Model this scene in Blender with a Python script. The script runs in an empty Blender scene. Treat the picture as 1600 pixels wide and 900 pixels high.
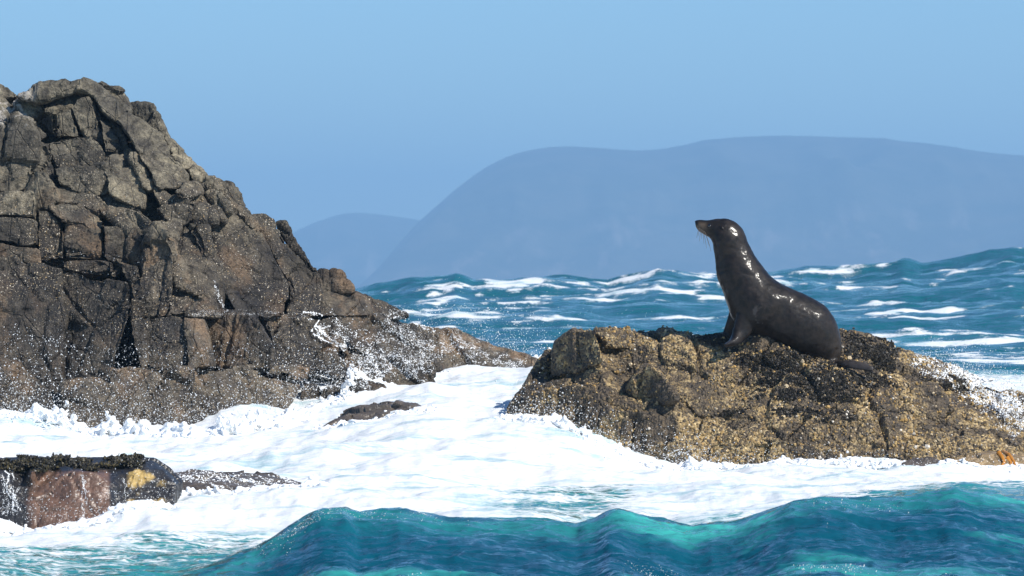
import bpy, bmesh, math, random
import numpy as np
from mathutils import Vector
from mathutils.bvhtree import BVHTree

random.seed(7)
RNG = np.random.default_rng(7)
SC = bpy.context.scene
COL = SC.collection

# ------------------------------------------------------------------ camera
FPX, HOR, CAMZ = 8036.0, 450.0, 1.6          # focal length in photo pixels, horizon row, eye height
cam_d = bpy.data.cameras.new('camera'); cam = bpy.data.objects.new('camera', cam_d); COL.objects.link(cam)
cam.location = (0, 0, CAMZ); cam.rotation_euler = (math.radians(90), 0, 0)
cam_d.sensor_width = 36; cam_d.lens = 36 * FPX / 1600
cam_d.clip_start = 0.5; cam_d.clip_end = 40000
cam_d.dof.use_dof = True; cam_d.dof.focus_distance = 47.5; cam_d.dof.aperture_fstop = 9.0
SC.camera = cam
SC.render.resolution_x, SC.render.resolution_y = 1024, 576

# ------------------------------------------------------------------ sky and sun
SUN = Vector((0.60, -0.46, 0.66)).normalized()
W = bpy.data.worlds.new('World'); SC.world = W; W.use_nodes = True
wt = W.node_tree; wt.nodes.clear()
sky = wt.nodes.new('ShaderNodeTexSky'); sky.sky_type = 'NISHITA'; sky.sun_disc = False
sky.sun_elevation = math.asin(SUN.z); sky.sun_rotation = math.atan2(SUN.x, SUN.y)
sky.air_density = 1.0; sky.dust_density = 0.0; sky.ozone_density = 4.0; sky.altitude = 0
bg = wt.nodes.new('ShaderNodeBackground'); bg.inputs['Strength'].default_value = 0.072
wo = wt.nodes.new('ShaderNodeOutputWorld')
tn = wt.nodes.new('ShaderNodeMix'); tn.data_type = 'RGBA'; tn.blend_type = 'MULTIPLY'; tn.inputs[0].default_value = 1.0
tn.inputs[7].default_value = (0.84, 1.14, 1.42, 1)
wt.links.new(sky.outputs[0], tn.inputs[6]); wt.links.new(tn.outputs[2], bg.inputs[0]); wt.links.new(bg.outputs[0], wo.inputs[0])
sd = bpy.data.lights.new('sun', 'SUN'); sd.energy = 5.0; sd.angle = math.radians(0.53); sd.color = (1.0, 0.95, 0.87)
so = bpy.data.objects.new('sun', sd); COL.objects.link(so); so.location = (20, -10, 40)
so.rotation_euler = (-SUN).to_track_quat('-Z', 'Y').to_euler()
SC.view_settings.view_transform = 'Standard'; SC.view_settings.look = 'None'
SC.view_settings.exposure = 0.45; SC.view_settings.gamma = 1.0
SC.cycles.max_bounces = 6; SC.cycles.volume_bounces = 0; SC.cycles.use_denoising = True

# ------------------------------------------------------------------ numpy noise
def h3(i, seed=0):
    i = i.astype(np.int64)
    n = (i[..., 0] * 374761393 + i[..., 1] * 668265263 + i[..., 2] * 2147483647 + seed * 1274126177) & 0xffffffff
    n = ((n ^ (n >> 13)) * 1274126177) & 0xffffffff
    n = ((n ^ (n >> 16)) * 2246822519) & 0xffffffff
    n = n ^ (n >> 15)
    return (n & 0xffffff) / float(0xffffff)

def vn(p, seed=0):
    p = np.asarray(p, float); i = np.floor(p); f = p - i
    f = f * f * f * (f * (f * 6 - 15) + 10)
    r = 0
    for dx in (0, 1):
        wx = f[:, 0] if dx else 1 - f[:, 0]
        for dy in (0, 1):
            wy = f[:, 1] if dy else 1 - f[:, 1]
            for dz in (0, 1):
                wz = f[:, 2] if dz else 1 - f[:, 2]
                r = r + h3(i + np.array((dx, dy, dz)), seed) * wx * wy * wz
    return r * 2 - 1

def fbm(p, octv=4, seed=0, gain=0.5, lac=2.07):
    r = 0; a = 1.0; s = 0
    for k in range(octv):
        r = r + a * vn(p + k * 17.3, seed + k); s += a; a *= gain; p = p * lac
    return r / s

def ridged(p, octv=3, seed=0, gain=0.5):
    r = 0; a = 1.0; s = 0
    for k in range(octv):
        r = r + a * (1 - 2 * np.abs(vn(p + k * 9.1, seed + k))); s += a; a *= gain; p = p * 2.03
    return r / s

def worley(p, seed=0):
    i = np.floor(p); n = len(p)
    f1 = np.full(n, 9.0); f2 = np.full(n, 9.0); best = np.zeros((n, 3)); bid = np.zeros(n)
    for dx in (-1, 0, 1):
        for dy in (-1, 0, 1):
            for dz in (-1, 0, 1):
                c = i + np.array((dx, dy, dz))
                pt = c + np.stack([h3(c, seed + 1), h3(c, seed + 2), h3(c, seed + 3)], 1)
                d = np.linalg.norm(pt - p, axis=1)
                m = d < f1
                f2 = np.where(m, f1, np.minimum(f2, d)); f1 = np.where(m, d, f1)
                best[m] = pt[m]; bid = np.where(m, h3(c, seed + 4), bid)
    return f1, f2, best, bid

def sstep(a, b, x):
    t = np.clip((x - a) / (b - a), 0, 1); return t * t * (3 - 2 * t)

def at(px, py, Y):                      # photo pixel + distance -> point
    return np.array(((px - 800) / FPX * Y, Y, CAMZ - (py - HOR) / FPX * Y))

# ------------------------------------------------------------------ objects
def props(o, label=None, cat=None, group=None, kind=None):
    for k, v in (('label', label), ('category', cat), ('group', group), ('kind', kind)):
        if v: o[k] = v
    return o

def empty(name, loc):
    o = bpy.data.objects.new(name, None); COL.objects.link(o); o.location = loc; o.empty_display_size = 0.2
    return o

def mesh_np(name, v, f, mat, parent=None, smooth=True, attrs=None, origin=None):
    """v: (n,3) world coordinates, f: (m,k) index array"""
    v = np.asarray(v, float)
    org = np.array(parent.location) if parent is not None else (np.array(origin, float) if origin is not None else np.zeros(3))
    me = bpy.data.meshes.new(name)
    f = np.asarray(f, np.int32); m, k = f.shape
    me.vertices.add(len(v)); me.vertices.foreach_set('co', (v - org).astype(np.float32).ravel())
    me.loops.add(m * k); me.loops.foreach_set('vertex_index', f.ravel())
    me.polygons.add(m); me.polygons.foreach_set('loop_start', np.arange(0, m * k, k, dtype=np.int32))
    me.update(calc_edges=True)
    me.polygons.foreach_set('use_smooth', np.full(m, smooth)); me.validate()
    for an, av in (attrs or {}).items():
        if av.ndim == 2:
            a = me.attributes.new(an, 'FLOAT_COLOR', 'POINT')
            a.data.foreach_set('color', np.concatenate([av, np.ones((len(av), 1))], 1).astype(np.float32).ravel())
        else:
            a = me.attributes.new(an, 'FLOAT', 'POINT'); a.data.foreach_set('value', av.astype(np.float32))
    me.materials.append(mat)
    o = bpy.data.objects.new(name, me); COL.objects.link(o)
    if parent is not None: o.parent = parent
    elif origin is not None: o.location = origin
    return o

def get_co(me):
    a = np.empty(len(me.vertices) * 3, np.float32); me.vertices.foreach_get('co', a); return a.reshape(-1, 3).astype(float)

def get_no(me):
    a = np.empty(len(me.vertices) * 3, np.float32); me.vertices.foreach_get('normal', a); return a.reshape(-1, 3).astype(float)

def get_faces(me):
    n = len(me.polygons); tot = np.empty(n, np.int32); me.polygons.foreach_get('loop_total', tot)
    st = np.empty(n, np.int32); me.polygons.foreach_get('loop_start', st)
    lv = np.empty(len(me.loops), np.int32); me.loops.foreach_get('vertex_index', lv)
    out = []
    q = tot == 4
    if q.any(): out.append(np.stack([lv[st[q] + k] for k in range(4)], 1))
    t = tot == 3
    if t.any():
        tt = np.stack([lv[st[t] + k] for k in range(3)], 1)
        if out: out.append(np.concatenate([tt, tt[:, 2:3]], 1))
        else: out.append(tt)
    return out

def remesh_many(items):
    """items: list of (verts, faces(list), voxel, smooth_iter) -> list of (v, n, quads). One depsgraph pass."""
    obs = []
    for v, f, vox, sm in items:
        me = bpy.data.meshes.new('tmp'); me.from_pydata([tuple(x) for x in v], [], f)
        bm = bmesh.new(); bm.from_mesh(me); bmesh.ops.recalc_face_normals(bm, faces=bm.faces); bm.to_mesh(me); bm.free()
        o = bpy.data.objects.new('tmp', me); COL.objects.link(o)
        r = o.modifiers.new('r', 'REMESH'); r.mode = 'VOXEL'; r.voxel_size = vox
        if sm:
            s = o.modifiers.new('s', 'SMOOTH'); s.iterations = sm; s.factor = 0.5
        obs.append(o)
    dg = bpy.context.evaluated_depsgraph_get(); dg.update()
    res = []
    for o in obs:
        em = bpy.data.meshes.new_from_object(o.evaluated_get(dg))
        res.append((get_co(em), get_no(em), get_faces(em)[0]))
        bpy.data.meshes.remove(em)
    for o in obs:
        me = o.data; bpy.data.objects.remove(o); bpy.data.meshes.remove(me)
    return res

# ------------------------------------------------------------------ material helpers
class MT:
    def __init__(s, name):
        s.m = bpy.data.materials.new(name); s.m.use_nodes = True; s.t = s.m.node_tree; s.t.nodes.clear()
        s.out = s.t.nodes.new('ShaderNodeOutputMaterial')
    def n(s, typ, props=None, **inp):
        nd = s.t.nodes.new('ShaderNode' + typ)
        for k, v in (props or {}).items(): setattr(nd, k, v)
        for k, v in inp.items():
            key = int(k[1:]) if k[0] == 'i' and k[1:].isdigit() else k.replace('_', ' ')
            s.set(nd.inputs[key], v)
        return nd
    def set(s, sock, v):
        if isinstance(v, bpy.types.NodeSocket): s.t.links.new(v, sock)
        elif isinstance(v, bpy.types.Node): s.t.links.new(v.outputs[0], sock)
        else:
            if hasattr(v, '__len__') and len(v) == 3 and sock.type == 'RGBA': v = (*v, 1)
            sock.default_value = v
    def math(s, op, a, b=0.0, c=None, clamp=False):
        nd = s.t.nodes.new('ShaderNodeMath'); nd.operation = op; nd.use_clamp = clamp
        s.set(nd.inputs[0], a); s.set(nd.inputs[1], b)
        if c is not None: s.set(nd.inputs[2], c)
        return nd.outputs[0]
    def mix(s, f, a, b, blend='MIX'):
        nd = s.t.nodes.new('ShaderNodeMix'); nd.data_type = 'RGBA'; nd.blend_type = blend
        s.set(nd.inputs[0], f); s.set(nd.inputs[6], a); s.set(nd.inputs[7], b); return nd.outputs[2]
    def ramp(s, v, lo, hi, a=0.0, b=1.0):
        nd = s.t.nodes.new('ShaderNodeMapRange'); nd.interpolation_type = 'SMOOTHSTEP'
        s.set(nd.inputs[0], v); s.set(nd.inputs[1], lo); s.set(nd.inputs[2], hi); s.set(nd.inputs[3], a); s.set(nd.inputs[4], b)
        return nd.outputs[0]
    def pos(s): return s.n('NewGeometry').outputs['Position']
    def mapv(s, v, scale, rot=(0, 0, 0)):
        nd = s.n('Mapping'); s.set(nd.inputs[0], v); nd.inputs['Scale'].default_value = scale; nd.inputs['Rotation'].default_value = rot
        return nd.outputs[0]
    def noise(s, v, sc, det=4, rough=0.55):
        return s.n('TexNoise', Vector=v, Scale=sc, Detail=det, Roughness=rough).outputs[0]
    def voro(s, v, sc, feature='F1', rnd=1.0):
        return s.n('TexVoronoi', {'feature': feature}, Vector=v, Scale=sc, Randomness=rnd)
    def attr(s, name): return s.n('Attribute', {'attribute_name': name})
    def bump(s, h, strength=0.5, dist=0.02, normal=None):
        nd = s.n('Bump', Height=h, Strength=strength, Distance=dist)
        if normal is not None: s.set(nd.inputs['Normal'], normal)
        return nd.outputs[0]
    def principled(s, **k):
        p = s.n('BsdfPrincipled')
        for a, v in k.items(): s.set(p.inputs[a.replace('_', ' ')], v)
        s.t.links.new(p.outputs[0], s.out.inputs[0]); return p

def crag_material():
    M = MT('dark_dolerite'); P = M.pos()
    z = M.n('SeparateXYZ', Vector=P).outputs[2]
    n1 = M.noise(P, 1.7, 6, 0.6); n2 = M.noise(P, 9.0, 6, 0.65); n3 = M.noise(P, 45.0, 4, 0.6)
    tint = M.n('ObjectInfo').outputs['Random']
    dry = M.mix(M.ramp(n2, 0.3, 0.7), (0.070, 0.064, 0.050), (0.225, 0.203, 0.152))
    wet = M.mix(M.ramp(n2, 0.3, 0.7), (0.026, 0.023, 0.020), (0.115, 0.098, 0.074))
    zz = M.math('ADD', z, M.math('MULTIPLY', n1, 1.2))
    col = M.mix(M.ramp(zz, 2.2, 3.5), wet, dry)
    # rusty crust in patches low down
    br = M.math('MULTIPLY', M.ramp(M.noise(M.mapv(P, (1, 1, .7)), 2.3, 5, 0.6), 0.50, 0.64), M.ramp(zz, 3.6, 2.4))
    col = M.mix(M.math('MULTIPLY', br, 0.75), col, M.mix(n3, (0.085, 0.058, 0.036), (0.23, 0.155, 0.095)))
    ch = M.voro(M.mapv(P, (1, 1, 0.7), (0.3, 0.2, 0.4)), 11.0); chv = M.n('SeparateColor', Color=ch.outputs['Color']).outputs[0]
    ch2 = M.voro(P, 29.0); chv2 = M.n('SeparateColor', Color=ch2.outputs['Color']).outputs[1]
    # dark damp stains running down
    stn = M.ramp(M.noise(M.mapv(P, (1.0, 1.0, 0.28)), 3.1, 6, 0.65), 0.50, 0.62)
    col = M.mix(M.math('MULTIPLY', stn, 0.6), col, (0.028, 0.026, 0.026))
    # grain
    col = M.mix(0.55, col, M.mix(M.ramp(n3, 0.3, 0.7), (0.18, 0.18, 0.18), (1.15, 1.15, 1.15)), 'MULTIPLY')
    col = M.mix(1.0, col, M.mix(tint, (0.80, 0.79, 0.80), (1.35, 1.33, 1.30)), 'MULTIPLY')
    col = M.mix(1.0, col, M.mix(M.ramp(M.noise(M.mapv(P, (1, 1, .8)), 1.15, 5, 0.6), 0.38, 0.62), (0.52, 0.52, 0.54), (1.32, 1.28, 1.20)), 'MULTIPLY')
    # barnacle flecks
    def flecks(sc, r, lo, hi):
        v = M.voro(P, sc); d = M.ramp(v.outputs['Distance'], r, r * 0.6)
        keep = M.ramp(M.n('SeparateColor', Color=v.outputs['Color']).outputs[0], 0.55, 0.6)
        zone = M.math('MULTIPLY', M.ramp(M.noise(P, 1.3, 4, 0.6), lo, hi), M.ramp(zz, 3.9, 3.0))
        return M.math('MULTIPLY', M.math('MULTIPLY', d, keep), zone), v
    f1, v1 = flecks(36, 0.34, 0.40, 0.58); f2, v2 = flecks(75, 0.36, 0.36, 0.56)
    fl = M.math('MAXIMUM', f1, f2)
    col = M.mix(fl, col, M.mix(M.n('SeparateColor', Color=v1.outputs['Color']).outputs[1], (0.36, 0.25, 0.12), (0.62, 0.56, 0.46)))
    # pale guano on the far top left shoulder
    x = M.n('SeparateXYZ', Vector=P).outputs[0]
    gu = M.math('MULTIPLY', M.math('MULTIPLY', M.ramp(x, -4.75, -4.95), M.ramp(z, 3.15, 3.25)), M.ramp(M.noise(M.mapv(P, (1, 1, .5)), 7, 6, .65), 0.48, 0.6))
    col = M.mix(M.math('MULTIPLY', gu, 0.8), col, (0.42, 0.39, 0.35))
    hgt = M.math('ADD', M.math('ADD', M.math('MULTIPLY', n2, 0.9), M.math('MULTIPLY', n3, 0.4)), M.math('MULTIPLY', fl, 0.35))
    cr = M.ramp(M.voro(M.mapv(P, (1, 1, 0.55), (0.2, 0.3, 0.5)), 3.5, 'DISTANCE_TO_EDGE').outputs['Distance'], 0.0, 0.03)
    hgt = M.math('ADD', hgt, M.math('MULTIPLY', cr, 0.35))
    hgt = M.math('ADD', hgt, M.math('ADD', M.math('MULTIPLY', chv, 0.55), M.math('MULTIPLY', chv2, 0.30)))
    rough = M.math('ADD', M.ramp(zz, 1.6, 2.6, 0.42, 0.85), M.math('MULTIPLY', M.math('SUBTRACT', n1, 0.5), 0.5), clamp=True)
    M.principled(Base_Color=col, Roughness=rough, Normal=M.bump(hgt, 1.0, 0.045), Specular_IOR_Level=0.35)
    return M.m

def islet_material():
    M = MT('barnacled_rock'); P = M.pos()
    n1 = M.noise(P, 2.4, 6, 0.62); n2 = M.noise(P, 14.0, 5, 0.65); n3 = M.noise(P, 60.0, 4, 0.6)
    col = M.mix(M.ramp(n2, 0.3, 0.7), (0.028, 0.023, 0.018), (0.135, 0.098, 0.058))
    gold = M.ramp(n1, 0.44, 0.6)
    vc = M.voro(P, 42)
    cells = M.n('SeparateColor', Color=vc.outputs['Color'])
    gcol = M.mix(cells.outputs[0], (0.26, 0.165, 0.055), (0.60, 0.45, 0.23))
    col = M.mix(M.math('MULTIPLY', gold, M.ramp(cells.outputs[1], 0.2, 0.6)), col, gcol)
    col = M.mix(0.6, col, M.mix(M.ramp(n3, 0.32, 0.68), (0.12, 0.12, 0.12), (1.2, 1.2, 1.2)), 'MULTIPLY')
    hgt = M.math('ADD', M.math('MULTIPLY', M.math('SUBTRACT', 1.0, vc.outputs['Distance']), 0.7), M.math('ADD', n2, M.math('MULTIPLY', n3, 0.5)))
    M.principled(Base_Color=col, Roughness=0.6, Normal=M.bump(hgt, 0.9, 0.03), Specular_IOR_Level=0.45)
    return M.m

def tint_material(name, rough=0.6, sc=60, spec=0.4, bumpd=0.006):
    M = MT(name); P = M.pos(); c = M.attr('tint').outputs['Color']; n = M.noise(P, sc, 3)
    col = M.mix(0.5, c, M.mix(M.ramp(n, 0.3, 0.7), (0.45, 0.45, 0.45), (1.2, 1.2, 1.2)), 'MULTIPLY')
    M.principled(Base_Color=col, Roughness=rough, Normal=M.bump(n, 0.6, bumpd), Specular_IOR_Level=spec)
    return M.m

def water_material():
    M = MT('sea_water'); P = M.pos()
    foam = M.attr('foam').outputs['Fac']; aer_glow = M.attr('aer_glow').outputs['Fac']
    Q = M.mapv(P, (0.55, 1.0, 1.0))
    nA = M.noise(Q, 3.2, 7, 0.68); nB = M.noise(Q, 14.0, 6, 0.68)
    vx = M.voro(M.n('VectorMath', {'operation': 'ADD'}, i0=Q, i1=M.n('TexNoise', Vector=Q, Scale=4.0, Detail=3).outputs[1]).outputs[0], 5.0, 'DISTANCE_TO_EDGE').outputs['Distance']
    lace = M.ramp(vx, 0.16, 0.0)
    nn = M.math('ADD', M.math('ADD', M.math('MULTIPLY', nA, 0.55), M.math('MULTIPLY', nB, 0.45)), M.math('MULTIPLY', lace, 0.10))
    thr = M.math('SUBTRACT', 1.02, M.math('MULTIPLY', foam, 0.98))
    ff = M.ramp(M.math('SUBTRACT', nn, M.math('MULTIPLY', thr, 0.80)), -0.05, 0.13)
    ff = M.math('MULTIPLY', ff, M.ramp(foam, 0.02, 0.10))
    deep = M.mix(M.noise(Q, 0.9, 3), (0.0015, 0.040, 0.075), (0.003, 0.085, 0.125))
    wcol = M.mix(aer_glow, deep, (0.040, 0.34, 0.30))
    st = M.noise(M.mapv(P, (0.42, 1.25, 1.0), (0, 0, 0.45)), 2.1, 7, 0.70)
    fcol = M.mix(M.ramp(nB, 0.25, 0.55), (0.55, 0.64, 0.66), (0.71, 0.72, 0.72))
    fcol = M.mix(M.math('MULTIPLY', M.ramp(st, 0.50, 0.66), 0.75), fcol, (0.24, 0.42, 0.46))
    b = M.n('BsdfPrincipled', Base_Color=wcol, Roughness=0.07, IOR=1.333)
    rip = M.math('ADD', M.noise(M.mapv(P, (0.45, 1, 1)), 4.0, 3, 0.5), M.math('MULTIPLY', M.noise(M.mapv(P, (0.6, 1, 1)), 13, 2, 0.5), 0.22))
    M.set(b.inputs['Normal'], M.bump(rip, 1.0, 0.12))
    fo = M.n('BsdfPrincipled', Base_Color=fcol, Roughness=0.85, Specular_IOR_Level=0.2)
    M.set(fo.inputs['Normal'], M.bump(M.math('ADD', nB, M.math('MULTIPLY', M.noise(P, 40, 4), 0.4)), 0.32, 0.045))
    mx = M.n('MixShader', i0=ff, i1=b.outputs[0], i2=fo.outputs[0])
    M.t.links.new(mx.outputs[0], M.out.inputs[0]); return M.m

def foam_material():
    M = MT('white_foam'); P = M.pos(); n = M.noise(P, 30, 4)
    M.principled(Base_Color=M.mix(n, (0.76, 0.80, 0.82), (0.84, 0.85, 0.85)), Roughness=0.8, Specular_IOR_Level=0.3, Normal=M.bump(n, 0.5, 0.02))
    return M.m

def fur_material():
    M = MT('wet_fur'); P = M.pos(); a = M.attr('skin_sheen').outputs['Fac']; t = M.attr('tan').outputs['Fac']
    n = M.noise(P, 18, 4, 0.6); f = M.noise(M.mapv(P, (1, 1, 0.45), (0, 0.6, 0)), 190, 3, 0.6)
    col = M.mix(M.ramp(n, 0.35, 0.65), (0.0055, 0.0042, 0.0034), (0.016, 0.0115, 0.0085))
    col = M.mix(t, col, (0.085, 0.062, 0.042))
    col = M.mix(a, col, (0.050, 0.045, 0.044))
    nb = M.bump(M.math('ADD', f, M.math('MULTIPLY', n, 0.8)), 0.35, 0.008)
    cb = M.bump(M.math('ADD', M.noise(M.mapv(P, (1, 1, 0.4), (0, 0.6, 0)), 75, 3, 0.55), M.math('MULTIPLY', n, 0.6)), 0.16, 0.007)
    p = M.principled(Base_Color=col, Roughness=0.5, Specular_IOR_Level=0.15, Coat_Weight=0.34, Coat_Roughness=0.17, Coat_IOR=1.33, Normal=nb)
    M.set(p.inputs['Coat Normal'], cb)
    return M.m

def hill_material():
    M = MT('scrubby_hillside'); P = M.pos()
    n = M.noise(P, 0.012, 6, 0.65); s = M.noise(M.mapv(P, (1, 0.3, 0.16)), 0.022, 7, 0.68)
    col = M.mix(M.ramp(n, 0.4, 0.6), (0.035, 0.045, 0.028), (0.075, 0.075, 0.05))
    z = M.n('SeparateXYZ', Vector=P).outputs[2]
    col = M.mix(M.math('MULTIPLY', M.ramp(s, 0.52, 0.66), M.ramp(z, 130, 40)), col, (0.17, 0.145, 0.125))
    M.principled(Base_Color=col, Roughness=0.95, Normal=M.bump(n, 0.6, 12)); return M.m

def plain(name, col, rough=0.5, spec=0.5):
    M = MT(name); P = M.pos(); n = M.noise(P, 40, 3)
    M.principled(Base_Color=M.mix(n, tuple(c * 0.6 for c in col), tuple(c * 1.3 for c in col)), Roughness=rough, Specular_IOR_Level=spec,
                 Normal=M.bump(n, 0.3, 0.005)); return M.m

M_CRAG, M_ISLET, M_WATER, M_FOAM, M_FUR, M_HILL = crag_material(), islet_material(), water_material(), foam_material(), fur_material(), hill_material()
M_BARN = tint_material('barnacle_shell', 0.65, 90); M_WEED = tint_material('wet_weed', 0.55, 40, 0.4)
M_LOW = tint_material('wet_brown_rock', 0.38, 22, 0.5, 0.02)

# ================================================================== SETTING
# ------------------------------------------------------------------ far hills
def hill(name, ridge, Yr, Yb, label, seed):
    rp = np.array(ridge, float)
    u = np.linspace((rp[0, 0] - 800) / FPX, (rp[-1, 0] - 800) / FPX, 260)
    hz = CAMZ + (HOR - np.interp(u * FPX + 800, rp[:, 0], rp[:, 1])) / FPX * Yr
    k = np.hanning(23); k /= k.sum(); hz = np.convolve(np.pad(hz, 11, 'edge'), k, 'valid')
    X = u * Yr
    nt = 60; t = np.linspace(-1, 1, nt)           # -1 foot on this side .. 0 ridge .. 1 foot behind
    XX, TT = np.meshgrid(X, t); HH = np.tile(hz, (nt, 1))
    prof = np.where(TT < 0, sstep(-1.02, 0.05, TT) ** 0.75 / (sstep(-1.02, 0.05, np.zeros(1)) ** 0.75), 1 - sstep(0, 1, TT))
    YY = Yr + TT * (Yr - Yb)
    q = np.stack([XX.ravel() / 170, YY.ravel() / 700, np.zeros(XX.size)], 1)
    g = ridged(q, 4, seed).reshape(XX.shape)
    w = np.clip(1 - np.abs(TT * 2 + 1), 0, 1)
    Z = HH * prof * (1 + 0.0 * g) + g * 34 * w * (HH / 150) - 6
    Z = np.where(np.abs(TT) > 0.99, -7, Z)
    v = np.stack([XX.ravel(), YY.ravel(), Z.ravel()], 1)
    n = len(X); i = np.arange(nt - 1)[:, None] * n + np.arange(n - 1)[None]
    f = np.stack([i, i + 1, i + n + 1, i + n], -1).reshape(-1, 4)
    o = mesh_np(name, v, f, M_HILL)
    props(o, label, 'hill', kind='structure')

hill('hill', [(560, 470), (600, 400), (650, 340), (680, 318), (700, 300), (740, 266), (770, 245), (800, 232), (830, 225), (880, 223), (930, 224), (980, 229),
              (1020, 230), (1060, 222), (1100, 212), (1150, 206), (1200, 203), (1260, 204), (1320, 207), (1400, 213), (1450, 218), (1500, 225),
              (1560, 233), (1600, 235), (1750, 245), (2100, 300), (2500, 470)], 6400, 5500, 'broad blue hazy headland rising behind the sea', 3)
hill('hill', [(100, 470), (250, 440), (380, 396), (420, 376), (460, 357), (500, 340), (530, 328), (555, 325), (600, 329), (640, 335), (700, 345),
              (800, 380), (900, 470)], 7600, 6900, 'lower hazy hill trailing off beside the broad headland', 11)

# ------------------------------------------------------------------ water
CREST = np.array([(-400, 1020), (0, 985), (200, 945), (300, 902), (360, 880), (400, 862), (440, 835), (480, 808), (505, 797), (540, 797), (560, 805), (600, 801),
                  (625, 799), (660, 806), (700, 812), (780, 815), (850, 815), (900, 820), (930, 812), (955, 799), (970, 799), (1000, 809), (1080, 826), (1150, 820),
                  (1200, 801), (1240, 786), (1280, 780), (1320, 779), (1400, 781), (1450, 773), (1495, 767), (1520, 771), (1560, 779), (1600, 785), (2000, 790)], float)
CRY = np.array([(-400, 30.0), (0, 31.5), (200, 33), (300, 34.2), (400, 35.3), (480, 36), (900, 36.3), (1200, 36.2), (1500, 37.5), (2000, 38)], float)
BACK = np.array([(300, 462), (560, 462), (600, 456), (640, 449), (690, 443), (712, 437), (740, 446), (790, 444), (850, 440), (900, 443), (950, 449), (1000, 437), (1030, 430),
                 (1060, 434), (1120, 438), (1200, 433), (1280, 430), (1330, 426), (1390, 416), (1410, 409), (1440, 415), (1480, 409), (1530, 400),
                 (1580, 392), (1640, 394), (1900, 420)], float)
CTRL = np.array([  # photo x, photo y, distance, foam
    (-150, 860, 36, .55), (-150, 760, 41, .9), (-150, 660, 48, 1), (100, 885, 35, .46), (230, 870, 35.8, .44), (180, 842, 37.4, .62), (330, 835, 38, .6), (100, 832, 38.6, .75),
    (250, 802, 39.6, .95), (60, 818, 39.6, 1), (300, 765, 42, .95), (430, 775, 41.0, .95), (150, 790, 40.6, 1), (100, 705, 46, 1), (20, 650, 48.7, 1), (120, 668, 48.6, 1), (200, 682, 48.2, 1), (300, 688, 47.8, 1), (400, 678, 48, .95),
    (450, 640, 49.5, .9), (500, 622, 50.4, 1), (560, 592, 51.6, 1), (600, 700, 45, .80), (600, 765, 41.5, .95), (480, 720, 44.5, .85), (700, 640, 48.5, 1), (690, 580, 52.5, 1), (620, 620, 50, 1),
    (780, 563, 55, 1), (838, 552, 57, .95), (780, 652, 47.8, 1), (850, 652, 47.3, 1), (900, 680, 46.9, 1), (960, 703, 46.7, 1), (1010, 728, 46.4, 1),
    (800, 700, 45.5, .9), (900, 742, 44, .85), (1000, 757, 42.5, .62), (900, 777, 41, .47), (800, 795, 39.8, .46), (700, 795, 39.5, .8), (1000, 792, 39.8, .62), (1100, 795, 39.8, .72), (1110, 760, 42, .85),
    (1100, 722, 46.3, .95), (1300, 729, 46.2, .9), (1500, 733, 46, .9), (1620, 740, 45.9, .9), (1200, 762, 42, .85), (1400, 755, 42, .72), (1600, 760, 42, .62), (1320, 775, 40, .55), (1500, 765, 40, .35),
    (1900, 745, 45, .7), (1900, 770, 40, .5), (-400, 800, 40, .8), (-400, 660, 48, .9),
    (1000, 570, 52, .6), (1250, 590, 52, .5), (1500, 615, 52, .9), (1620, 625, 50, .95), (1900, 640, 52, .6), (900, 556, 57, .5), (1200, 560, 57, .3), (1600, 575, 57, .3), (500, 570, 57, .5), (-300, 590, 57, .5)], float)
CTRL[:, 3] = np.where(CTRL[:, 3] < .7, CTRL[:, 3] - .11, CTRL[:, 3])
cp = np.array([at(a, b, c) for a, b, c, _ in CTRL])
def rbf(pts, vals, q, reg=0.02):
    def ph(d): return np.where(d > 1e-9, d * d * np.log(d + 1e-9), 0)
    n = len(pts); K = ph(np.linalg.norm(pts[:, None] - pts[None], axis=2)) + reg * np.eye(n) * n * .05
    Pm = np.concatenate([np.ones((n, 1)), pts], 1); A = np.block([[K, Pm], [Pm.T, np.zeros((3, 3))]])
    w = np.linalg.solve(A, np.concatenate([vals, np.zeros(3)]))
    out = w[n] + q @ w[n + 1:]
    for k in range(n): out = out + w[k] * ph(np.linalg.norm(q - pts[k], axis=1))
    return out

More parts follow.
